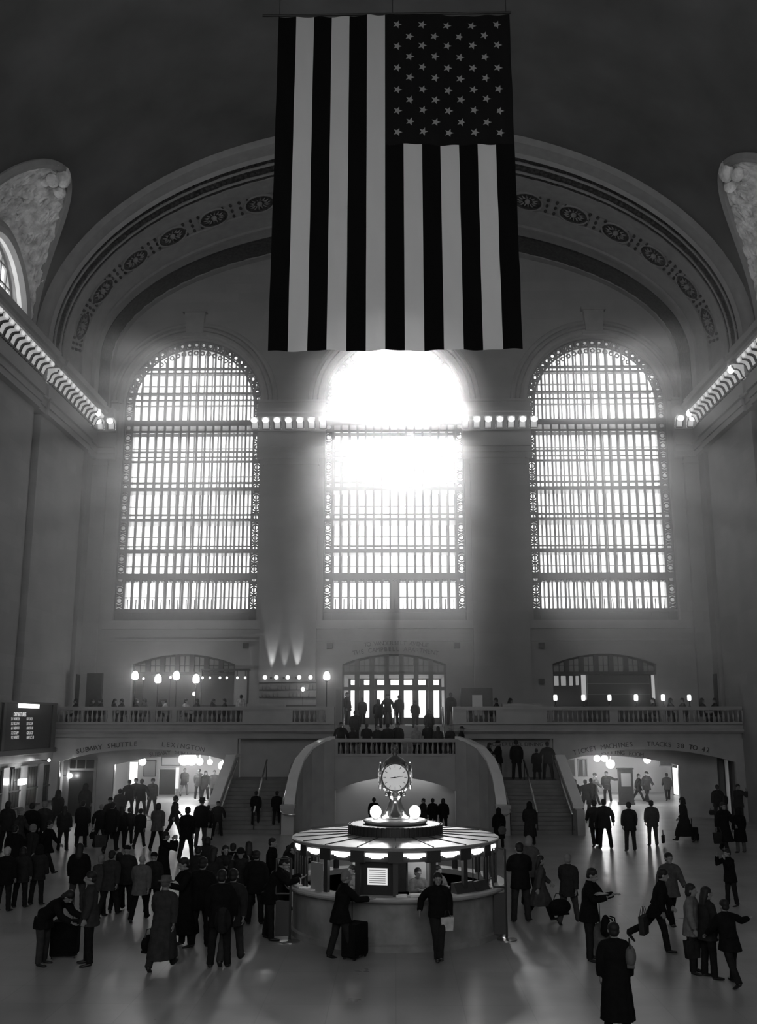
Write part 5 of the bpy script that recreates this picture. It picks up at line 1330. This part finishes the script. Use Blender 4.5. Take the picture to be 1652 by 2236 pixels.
p4 = person(1138, 1828, 2013, 'fold', 184, 'hip', K, 'short', 'stocky black jacketed person with back turned right of the booth', leg=.035)
p7 = person(1158, 1826, 1978, 'stand', 150, 'hip', G, 'bob:grey', 'pale coated person half hidden behind the stocky black jacket')
p5 = person(1180, 1868, 2010, 'walk', 92, 'knee', .045, 'long', 'person in grey knee coat walking right, hands held in front')
p6 = person(1243, 1866, 2018, 'walk', 150, 'hip', D, 'grey:grey', 'broad dark jacketed person carrying a black holdall right of the booth', leg=.05)
bag_px('holdall', 1222, 1998, p6, 20, K, 'black holdall hanging from the broad dark jacketed person', 1.15, dy=-.25)
p8 = person(1440, 1898, 2078, 'walk2', 80, 'hip', K, 'short', 'large black coated person leaning forward mid-stride, right side')
bag_px('shopping', 1406, 2040, p8, 60, .03, 'dark bag swinging behind the large striding black coated person', 1.15, dy=-.15)
p9 = person(1466, 1862, 2022, 'walk', 12, 'hip', .06, 'short', 'person in grey open coat walking towards us behind the large strider', leg=K)
p10 = person(1516, 1930, 2125, 'stand', 60, 'hip', .13, 'bob', 'person in pale grey coat carrying a dark bag at lower right')
bag_px('shopping', 1512, 2092, p10, 20, D, 'dark bag held low by the pale grey coated person', 1.0, dy=-.15)
p11 = person(1551, 1937, 2136, 'stand', 100, 'hip', D, 'long', 'long haired dark coated person close beside the pale grey coat')
p12 = person(1598, 1966, 2152, 'raise', 200, 'hip', K, 'short', 'dark person with one raised hand near the right edge')
p13 = person(1598, 1855, 1978, 'phone', -70, 'hip', K, 'short', 'black clothed person with both hands at the face, right side')
p14 = person(1583, 1752, 1862, 'walk', 20, 'knee', K, 'bob', 'person in long black coat carrying a large dark bag, far right')
bag_px('shopping', 1569, 1842, p14, 10, D, 'large dark bag held by the long black coat at far right', 1.2, dy=-.2)
p15 = person(1618, 1765, 1862, 'stand', 190, 'knee', K, 'hood', 'hooded dark coat over pale trousers near the right edge', leg=.09)
p16 = person(1570, 1714, 1796, 'stand', 170, 'hip', K, 'short', 'dark person with rucksack and small handbag near the right corner')
bag_px('handbag', 1554, 1780, p16, 0, K, 'small black handbag held by the person with the rucksack', .95, dy=-.05)
bag_px('backpack', 1582, 1748, p16, 0, K, 'black rucksack on the back of the person near the right corner', 1.0, dy=-.25)
p17 = person(1615, 1708, 1800, 'phone', 10, 'hip', D, 'short', 'dark person with lifted elbows against the dark door at far right')
p18 = person(1496, 1742, 1838, 'walk', -80, 'calf', K, 'hood', 'hooded person in long black coat pulling a wheeled bag')
g = atZ(1517, 1837); bag('suitcase', (g.x, g.y, 0), R(80), K, 'small black wheeled bag behind the hooded long coat', .95)
# ---- waiting room passage and its mouth
person(1458, 1688, 1748, 'walk', 175, 'hip', G, 'short', 'person walking away in front of the lit doorway')
person(1413, 1680, 1752, 'walk', 20, 'hip', D, 'cap', 'capped person right of the map display, farther of the two', )
person(1394, 1690, 1750, 'stride', 60, 'hip', D, 'short', 'striding person touching the right side of the map display')
person(1326, 1672, 1752, 'raise', 170, 'hip', D, 'cap', 'person reaching out an arm under the far flaring lamp')
person(1299, 1683, 1758, 'walk', 60, 'hip', .05, 'beanie', 'slim person leaning right under the bright lamp pair')
person(1257, 1702, 1772, 'stand', 0, 'hip', .05, 'long', 'long haired person nearest the stair parapet in the right passage mouth')
person(1280, 1703, 1778, 'wide', 180, 'hip', .09, 'grey:grey', 'pale jacketed person in the middle of the right passage group', leg=D)
person(1292, 1700, 1773, 'walk', 160, 'knee', D, 'short', 'dark coated person at the right of the passage mouth group')
person(1322, 1745, 1853, 'wide', 180, 'hip', D, 'short', 'wide dark person with arms held out on the shining floor')
person(1300, 1748, 1848, 'walk', 180, 'hip', D, 'short', 'dark person overlapping the wide one with arms held out')
person(1377, 1752, 1858, 'stand', 180, 'hip', D, 'short', 'dark person walking below the map display, back turned', leg=.03)
pc = person(1426, 1748, 1846, 'stand', 180, 'hip', .05, 'short', 'grey clothed person carrying a briefcase on the shining floor', leg=.06)
g = atY(1447, 1840, pc.location.y); tb = thing('briefcase', 'dark briefcase carried by the grey clothed person', 'briefcase', (g.x, pc.location.y-.05, max(.1, g.z)), R(70))
MB().box(-.2, .2, -.05, .05, 0, .3).build('body', cloth(D), tb); MB().tube([(-.08, 0, .3), (-.06, 0, .5), (.06, 0, .5), (.08, 0, .3)], .012, 6).build('handle', M['black'], tb)
# ---- on the right stair
for a in ((1070, 1622, 'stand', 90, 'knee', K, 'long', 'shorter dark person of the embracing pair on the right stair'), (1089, 1617, 'fold', -80, 'hip', K, 'beanie', 'taller dark person of the embracing pair on the right stair'),
          (1128, 1612, 'stand', 175, 'hip', K, 'short', 'single dark person standing at the top of the right stair rail'), (1172, 1637, 'stand', 180, 'knee', K, 'short', 'shorter dark person of the close pair on the right stair'),
          (1196, 1620, 'wide', 180, 'hip', D, 'short', 'taller dark person of the close pair by the outer parapet')):
    q_ = atY(a[0], 1700, 51.6); person(a[0], a[1], 1700, a[2], a[3], a[4], a[5], a[6], a[7], z=2.13, at=(q_.x, 51.5 if a[0] != 1070 else 51.8))
p29 = person(1090, 1765, 1852, 'stand', 178, 'knee', K, 'hood', 'dark hooded person with a slung grey bag behind the sign stand')
bag_px('handbag', 1096, 1822, p29, 30, .1, 'grey bag slung across the dark hooded back by the stair foot', 1.15, dy=-.28)
person(1158, 1752, 1848, 'walk', 170, 'knee', D, 'hood', 'hooded dark person at the foot of the right stair')
# ---- on the left stair
for px_, lab in ((543, 'dark person climbing the left stair near its outer parapet'), (591, 'dark person climbing the left stair right of the middle rail')):
    q_ = atZ(px_, 1812, .33); person(px_, 1740, 1812, 'step', 180, 'hip', K, 'short', lab, z=.328, at=(q_.x, 47.2))
# ---- people in front of the niche
for a in ((816, 1742, 'stand', 180, K, 'short', 'dark person standing left of the clock before the niche'), (925, 1750, 'fold', -60, D, 'short', 'dark person just right of the right globe lamp'),
          (945, 1746, 'stand', 180, K, 'short', 'tallest dark person before the niche right of the clock'), (968, 1756, 'stand', 170, K, 'bob', 'shorter dark person beside the tallest before the niche')):
    q_ = atZ(a[0], 1818); person(a[0], a[1], 1818, a[2], a[3], 'hip', a[4], a[5], a[6])
# ---- landing and central stair
LAND = [(744, 1577, 'wide', K, 'short', 'broad dark person at the left end of the stair landing'), (770, 1588, 'stand', D, 'bob', 'second person from the left along the landing rail'),
        (800, 1580, 'fold', K, 'short', 'dark person third along the landing rail'), (824, 1584, 'stand', D, 'grey:grey', 'grey haired person on the landing left of the centre rail'),
        (846, 1580, 'stand', K, 'short', 'dark person just left of the landing centre rail'), (868, 1578, 'stand', K, 'beanie', 'dark person directly at the bright centre rail on the landing'),
        (908, 1585, 'stand', .3, 'hood:fair', 'person in pale hooded coat on the landing'), (934, 1578, 'fold', K, 'short', 'dark person right of the pale hooded coat'),
        (956, 1586, 'stand', D, 'long', 'long haired person right along the landing rail'), (982, 1586, 'stand', D, 'cap:fair', 'person in a white cap near the right end of the landing')]
for i, a in enumerate(LAND):
    Y = 51.35+.35*(i % 2); q_ = atY(a[0], 1600, Y); person(a[0], a[1], 1600, a[2], 180 if i % 3 else 20, 'hip', a[3], a[4], a[5], z=3.15, at=(q_.x, Y))
q_ = atY(1006, 1600, 51.5); person(1006, 1586, 1600, 'walk', 90, 'hip', K, 'cap', 'capped dark person starting down the turn of the right stair', z=2.98, at=(q_.x, 51.6))
UP = [(757, 1512, 56.2, 'stand', K, 'short', 'dark person at the left door jamb on the balcony'), (791, 1530, 55.9, 'walk', D, 'short', 'person on the stair before the second door'),
      (826, 1527, 54.9, 'walk', K, 'long', 'person with long hair climbing towards the third door'), (846, 1516, 55.9, 'wide', K, 'beanie', 'widest dark figure in the centre of the doorway'),
      (871, 1518, 56.4, 'walk', K, 'short', 'dark person right of the centre rail in the doorway'), (906, 1532, 55.3, 'walk', D, 'short', 'dark person climbing before the fifth door'),
      (984, 1513, 55.0, 'stand', K, 'short', 'dark person at the right door jamb on the balcony'), (936, 1550, 54.0, 'stand', D, 'bob', 'person low on the central stair before the sixth door'),
      (775, 1552, 53.6, 'stand', D, 'short', 'person low on the central stair before the first doors')]
for a in UP:
    Y = a[2]; k_ = max(0, min(10, math.floor((Y-52.6)/.31)+1)); z = min(4.8, 3.15+k_*.165)
    if abs(atY(a[0], 1550, Y).x) > 3.0: z = BF
    q_ = atY(a[0], 1550, Y); person(a[0], a[1], 1550, a[3], 180 if a[0] != 757 else 60, 'hip', a[4], a[5], a[6], z=z, at=(q_.x, Y), scale=None)
# ---- balcony guests
chair_t = None
def bistro_chair(x, y, rz, label, group):
    global chair_t
    if chair_t is None:
        t = thing('bistro_chair', label, 'chair', (x, y, BF), rz, group)
        MB().box(-.2, .2, -.2, .2, .43, .46).build('seat', M['dark_wood'], t); MB().box(-.2, .2, .18, .21, .55, .85).build('backrest', M['dark_wood'], t)
        for sx_ in (-1, 1):
            for sy_ in (-1, 1): MB().tube([(sx_*.18, sy_*.18, 0), (sx_*.18, sy_*.18, .43 if sy_ < 0 else .85)], .015, 6).build('leg', M['black'], t)
        chair_t = t; return t
    t = copy_tree(chair_t); t.location = (x, y, BF); t.rotation_euler.z = rz; t['label'] = label; t['group'] = group; return t
DIN_L = [(168, .012), (196, .02), (222, .012), (246, .03), (268, .012), (293, .02), (318, .05), (347, .015), (362, .25), (402, .25), (432, .012), (462, .03), (492, .012)]
for i, (px_, tn) in enumerate(DIN_L):
    q_ = atY(px_, 1530, 53.35); lab = ['dim seated diner behind the left balustrade by the corner cabinet', 'pale clothed seated diner behind the left balustrade near the bell lamps'][tn > .1]
    grp = ['dim diners behind the left balustrade', 'pale diners behind the left balustrade'][tn > .1]
    lab = ('dim seated diner, %s head from the left corner behind the left balustrade' if tn < .1 else 'pale clothed seated diner, %s head from the left corner behind the left balustrade') % ORD[i]
    t = person(px_, 1526, 1600, 'sit', 90*(1 if i % 2 else -1)+random.uniform(-20, 20), 'short', tn, ['short', 'bob', 'short', 'long'][i % 4], lab, z=BF, group=grp, at=(q_.x, 53.35+.25*(i % 2)), scale=1.0)
    bistro_chair(t.location.x, t.location.y, t.rotation_euler.z, 'dark bistro chair, %s from the left corner behind the left balustrade' % ORD[i], 'bistro chairs on the left balcony')
q_ = atY(526, 1520, 53.1); person(526, 1521, 1600, 'stand', 180, 'short', .4, 'short', 'waiter in a white shirt standing at the right end of the left balustrade', z=BF, at=(q_.x, 53.2), scale=.9)
for i, (px_, hy_, ps, lab) in enumerate(((1084, 1511, 'sit', 'seated dark guest right of the reception desk'), (1112, 1514, 'sit', 'second seated guest right of the reception desk'),
        (1426, 1514, 'sit', 'seated guest below the lit pilaster of the right arch'), (1462, 1510, 'sit', 'seated guest between the fifth and last candle lanterns'),
        (1490, 1514, 'sit', 'seated guest left of the last candle lantern'), (1531, 1512, 'sit', 'seated guest just beyond the last candle lantern'), (1560, 1508, 'sit', 'rightmost seated guest on the right balcony'))):
    q_ = atY(px_, hy_, 53.4); t = person(px_, hy_, 1600, ps, 90*(1 if i % 2 else -1), 'short', (D, K, D, D, .04, D, K)[i], ('short', 'long', 'short', 'bob')[i % 4], lab, z=BF, at=(q_.x, 53.4+.2*(i % 2)), scale=1.02)
    bistro_chair(t.location.x, t.location.y, t.rotation_euler.z, 'dark bistro chair, %s from the doorway behind the right balustrade' % ORD[i], 'bistro chairs on the right balcony')
# ---- shuttle passage
for a in ((401, 1678, 1738, 'walk', 175, D, .09, 'short', 'person with pale trousers under the glaring pair of lamps'), (432, 1668, 1745, 'stand', 170, D, None, 'short', 'dark person in the shuttle passage between two pale walkers'),
          (447, 1660, 1750, 'walk', 0, D, None, 'bob', 'dark jacketed person walking out below the smaller bright lamp'), (466, 1668, 1748, 'walk', 10, .07, None, 'short', 'round faced grey jacketed person nearest the stair in the passage'),
          (330, 1700, 1778, 'walk', 180, .07, D, 'beanie', 'person in a paler jacket right of the dark trio in the passage mouth'), (306, 1694, 1782, 'wide', 180, K, None, 'short', 'rightmost dark person of the trio under the single globe'),
          (293, 1700, 1776, 'stand', 180, K, None, 'beanie', 'middle dark person of the trio under the single globe'), (279, 1703, 1780, 'wide', 180, K, None, 'short', 'leftmost dark person of the trio under the single globe'),
          (258, 1723, 1806, 'stand', 178, .035, None, 'short', 'dark grey person below and left of the trio'), (378, 1738, 1830, 'walk', 120, K, None, 'short', 'dark person with a shoulder bag below the dark doorway')):
    person(a[0], a[1], a[2], a[3], a[4], 'hip', a[5], a[7], a[8], leg=a[6])
# ---- middle left crowd
pb = person(216, 1756, 1850, 'wide', 175, 'hip', K, 'bald', 'dark person with arms out carrying a bag low at left')
bag_px('handbag', 203, 1832, pb, 0, K, 'small dark bag hanging left of the person with arms out', 1.0, dy=-.1)
pb = person(240, 1748, 1862, 'walk', 178, 'hip', K, 'short', 'tall dark person at the centre of the mid left group')
bag_px('shopping', 219, 1850, pb, 10, .04, 'patterned carrier bag beside the tall dark person at mid left', 1.3, dy=-.35)
for a in ((262, 1760, 1853, 'stand', 182, 'hip', K, None, 'long', 'long haired dark person right of the tall one at mid left'), (279, 1764, 1846, 'walk', 190, 'hip', D, None, 'short', 'dark person at the right rim of the mid left group'),
          (303, 1766, 1852, 'walk', 175, 'hip', K, None, 'short', 'dark person walking alone between the mid left group and grey jacket'), (341, 1754, 1856, 'walk', 175, 'hip', .08, K, 'bob', 'person in a grey belted jacket and dark trousers walking away'),
          (121, 1726, 1820, 'walk', 175, 'hip', K, None, 'hood', 'dark hooded person walking along the ticket windows'), (182, 1702, 1800, 'stand', 175, 'hip', K, None, 'hood', 'tallest dark hooded person before the passage door'),
          (176, 1748, 1850, 'stand', 180, 'knee', K, None, 'short', 'dark coated person directly in front of the tallest hooded one'), (166, 1842, 1990, 'stand', 185, 'hip', K, .04, 'long', 'long haired dark person behind the two with the suitcase'),
          (10, 1748, 1862, 'stand', 170, 'hip', D, None, 'bob', 'dark person at the far left edge under the lamp'), (36, 1764, 1880, 'walk', 90, 'hip', .03, None, 'grey:grey', 'grey haired person second from the far left edge'),
          (63, 1746, 1868, 'stand', 180, 'hip', K, None, 'short', 'dark person below the bright rectangular lamp'), (91, 1748, 1862, 'stand', 178, 'hip', .025, None, 'grey:grey', 'grey haired person at the right rim of the left edge crowd'),
          (97, 1793, 1908, 'stride', 80, 'hip', K, None, 'short', 'dark person with widely spread striding legs at left'), (62, 1800, 1925, 'walk', 150, 'hip', D, None, 'grey:grey', 'grey haired dark coated person in front of the left edge crowd'),
          (42, 1850, 1982, 'stand', 175, 'hip', D, None, 'bob', 'dark person standing low in the left edge crowd'), (6, 1850, 1990, 'stand', 170, 'hip', K, None, 'short:fair', 'fair haired person cut by the left edge'),
          (352, 1816, 1955, 'phone', 120, 'knee', K, None, 'short', 'dark coated person against the bright floor patch, arms folded up'), (236, 1858, 2002, 'walk', 170, 'hip', .03, None, 'short', 'dark person walking away left of the light grey jacket', ),
          (270, 1846, 1992, 'stand', 180, 'hip', D, None, 'cap', 'capped dark person behind the light grey jacket'), (303, 1868, 2012, 'walk', 178, 'hip', .09, K, 'bald', 'person in a light grey jacket walking away'),
          (405, 1752, 1880, 'walk', 175, 'hip', K, None, 'short', 'left dark person of the pair by the white bag'), (437, 1742, 1852, 'stand', 170, 'hip', K, .05, 'hat', 'hatted dark person of the pair by the white bag'),
          (474, 1750, 1826, 'wide', 180, 'hip', K, None, 'cap', 'capped dark person by the foot of the left stair parapet')):
    person(a[0], a[1], a[2], a[3], a[4], a[5], a[6], a[8], a[9], leg=a[7])
for a in ((24, 1802, 1930, 'stand', 178, 'hip', K, None, 'short', 'dark person second from the left edge in the lower row of the crowd'), (78, 1846, 1976, 'stand', 172, 'hip', D, None, 'hood', 'hooded dark person at the right of the lower left edge row'),
          (236, 1742, 1832, 'stand', 178, 'hip', K, None, 'beanie', 'person in a knitted cap at the back of the mid left group'), (214, 1872, 2000, 'fold', 165, 'hip', .04, None, 'grey:grey', 'grey haired person just right of the long haired one at mid left'),
          (254, 1862, 1990, 'walk', 185, 'hip', K, None, 'bob', 'dark person between the walking pair and the capped one'), (330, 1862, 1996, 'stand', 178, 'hip', D, None, 'beanie', 'dim person in a knitted cap right of the light grey jacket'),
          (136, 1760, 1858, 'stand', 182, 'hip', D, None, 'long', 'long haired dim person right of the left edge crowd'), (505, 1842, 1975, 'stand', 182, 'hip', K, None, 'short', 'dark person at the very back of the queue group'),
          (540, 1838, 1978, 'stand', 190, 'hip', K, None, 'long', 'long haired dark person behind the black suit'), (628, 1846, 1985, 'stand', 100, 'hip', K, None, 'cap', 'capped customer squeezed against the left end of the counter')):
    person(a[0], a[1], a[2], a[3], a[4], a[5], a[6], a[8], a[9], leg=a[7])
bw = person(452, 1760, 1838, 'walk', 178, 'hip', K, 'short', 'dark person holding a bright white bag near the left stair')
bag_px('shopping', 451, 1830, bw, 0, .75, 'bright white carrier bag held near the foot of the left stair', 1.15, dy=-.2)
# ---- lower left foreground
pbn = person(88, 1928, 2107, 'bent', 78, 'hip', K, 'bob', 'person in a black coat bending over a suitcase', leg=.035, scale=1.0)
g = atZ(140, 2090); bag('suitcase', (g.x, g.y, 0), R(8), K, 'big black suitcase between the bending person and the grey jacket', 1.25)
person(190, 1903, 2107, 'stand', -75, 'hip', .035, 'short', 'grey jacketed person facing the black suitcase', leg=.012)
pg = person(352, 1917, 2117, 'walk', 172, 'calf', .035, 'hat:grey', 'person in a long grey overcoat and hat walking away', leg=.03)
bag_px('handbag', 322, 2080, pg, 70, K, 'black bag in the left hand of the long grey overcoat', 1.25, dy=-.05)
ph = person(404, 1863, 2066, 'read', -60, 'calf', K, 'short', 'person in a long black coat holding a white paper')
pp = atY(377, 1936, ph.location.y-.2); tag(MB().prism([(-.14, 0), (.14, .08), (.14, .09), (-.14, .01)], 'X', -.12, .12).build('paper', M['paper'], None, loc=(pp.x, ph.location.y-.1, pp.z), rz=R(40)), 'white paper held out by the person in the long black coat', 'paper')
for a in ((436, 1862, 2068, 'stand', 175, 'hip', K, None, 'short', 'dark person right of the long black coat with a paper'), (478, 1900, 2112, 'stand', 180, 'hip', K, None, 'short', 'dark person with a rucksack nearest to us in the queue'),
          (503, 1899, 2104, 'walk', 176, 'hip', D, .035, 'short', 'companion right of the person with the rucksack'), (462, 1850, 2004, 'stand', 160, 'hip', D, None, 'long', 'long haired person in the middle of the queue group'),
          (488, 1846, 1992, 'fold', 20, 'hip', D, None, 'bob', 'person facing us deep in the queue group'), (521, 1852, 2008, 'phone', 10, 'hip', D, None, 'beanie', 'person with hands at the head facing us in the queue'),
          (556, 1857, 2018, 'stand', 178, 'hip', K, None, 'short', 'person in a black suit with neat collar, back turned'), (586, 1866, 2052, 'write', 92, 'hip', K, None, 'short', 'dark person leaning right towards the counter'),
          (449, 1828, 1950, 'stand', 180, 'hip', D, None, 'bob', 'dark person behind the queue group near the shining floor'), (428, 1848, 1985, 'stand', 170, 'hip', D, None, 'short', 'dim person between the long black coat and the queue group')):
    person(a[0], a[1], a[2], a[3], a[4], a[5], a[6], a[8], a[9], leg=a[7])
bag_px('backpack', 486, 2010, PEOPLE[-9], 0, D, 'dark rucksack on the back of the nearest person in the queue', 1.1, dy=-.26)
pq = person(612, 1838, 2000, 'write', 70, 'hip', K, 'long', 'long haired customer bowed over the left end of the counter')
bag_px('shopping', 628, 1920, pq, 40, .4, 'pale bag on the shoulder of the customer bowed over the counter', 1.1, dy=-.25)
person(590, 1830, 1972, 'stand', 80, 'hip', K, 'short', 'dark customer behind the bowed one at the counter')
# ---- at the booth
pm = person(742, 1903, 2094, 'lean', 112, 'hip', K, 'grey:grey', 'grey haired person leaning on the booth counter beside a trolley bag', leg=.02)
g = atZ(774, 2092); bag('suitcase', (g.x, g.y, 0), R(60), K, 'black trolley bag standing against the booth front', 1.2)
pw_ = person(958, 1907, 2096, 'rest', 4, 'short', K, 'bob', 'woman resting one elbow on the booth counter, facing us', leg=.018)
bag_px('shopping', 976, 2032, pw_, 10, .45, 'crumpled shiny white bag held by the woman at the counter', .8, dy=-.12)
for deg, lab, r_ in ((48, 'clerk in a pale shirt inside the booth on the right', 1.35), (-50, 'clerk seated inside the booth behind the queue end', 1.35), (22, 'clerk in a pale top inside the booth behind the resting woman', 1.4)):
    a_ = R(deg-90); person(0, 0, 0, 'fold', deg, 'short', .14, 'short', lab, at=(BX+r_*math.cos(a_), BY+r_*math.sin(a_)), z=.1, scale=.86)
# ------------------------------------------------------------------ haze in the hall
hz = MB().box(-17.4, 17.4, 36.0, 56.4, .05, 34).build('haze', None)
hz['kind'] = 'stuff'; hz['label'] = 'thin sunlit haze filling the whole hall'; hz['category'] = 'haze'
hm = bpy.data.materials.new('haze'); hm.use_nodes = True; t = hm.node_tree; t.nodes.clear()
o = nn(t, 'ShaderNodeOutputMaterial'); vs = nn(t, 'ShaderNodeVolumeScatter'); vs.inputs['Density'].default_value = HAZE; vs.inputs['Anisotropy'].default_value = HAZE_G
v2 = nn(t, 'ShaderNodeVolumeScatter'); v2.inputs['Density'].default_value = HAZE*.35; v2.inputs['Anisotropy'].default_value = .965
ad = nn(t, 'ShaderNodeAddShader'); t.links.new(vs.outputs[0], ad.inputs[0]); t.links.new(v2.outputs[0], ad.inputs[1]); t.links.new(ad.outputs[0], o.inputs['Volume']); hz.data.materials.clear(); hz.data.materials.append(hm)

tcz = nn(t, 'ShaderNodeTexCoord'); spz = nn(t, 'ShaderNodeSeparateXYZ'); t.links.new(tcz.outputs['Object'], spz.inputs[0])
mr = nn(t, 'ShaderNodeMapRange', interpolation_type='SMOOTHSTEP'); mr.inputs['From Min'].default_value = 21; mr.inputs['From Max'].default_value = 31; mr.inputs['To Min'].default_value = 1; mr.inputs['To Max'].default_value = 0.0
t.links.new(spz.outputs['Z'], mr.inputs['Value'])
mr2 = nn(t, 'ShaderNodeMapRange', interpolation_type='SMOOTHSTEP'); mr2.inputs['From Min'].default_value = 2; mr2.inputs['From Max'].default_value = 10; mr2.inputs['To Min'].default_value = .25; mr2.inputs['To Max'].default_value = 1
t.links.new(spz.outputs['Z'], mr2.inputs['Value']); mz = nn(t, 'ShaderNodeMath', operation='MULTIPLY'); t.links.new(mr.outputs[0], mz.inputs[0]); t.links.new(mr2.outputs[0], mz.inputs[1]); mr = mz
for v_, f_ in ((vs, 1.0), (v2, .45)):
    mm = nn(t, 'ShaderNodeMath', operation='MULTIPLY'); mm.inputs[1].default_value = HAZE*f_; t.links.new(mr.outputs[0], mm.inputs[0]); t.links.new(mm.outputs[0], v_.inputs['Density'])
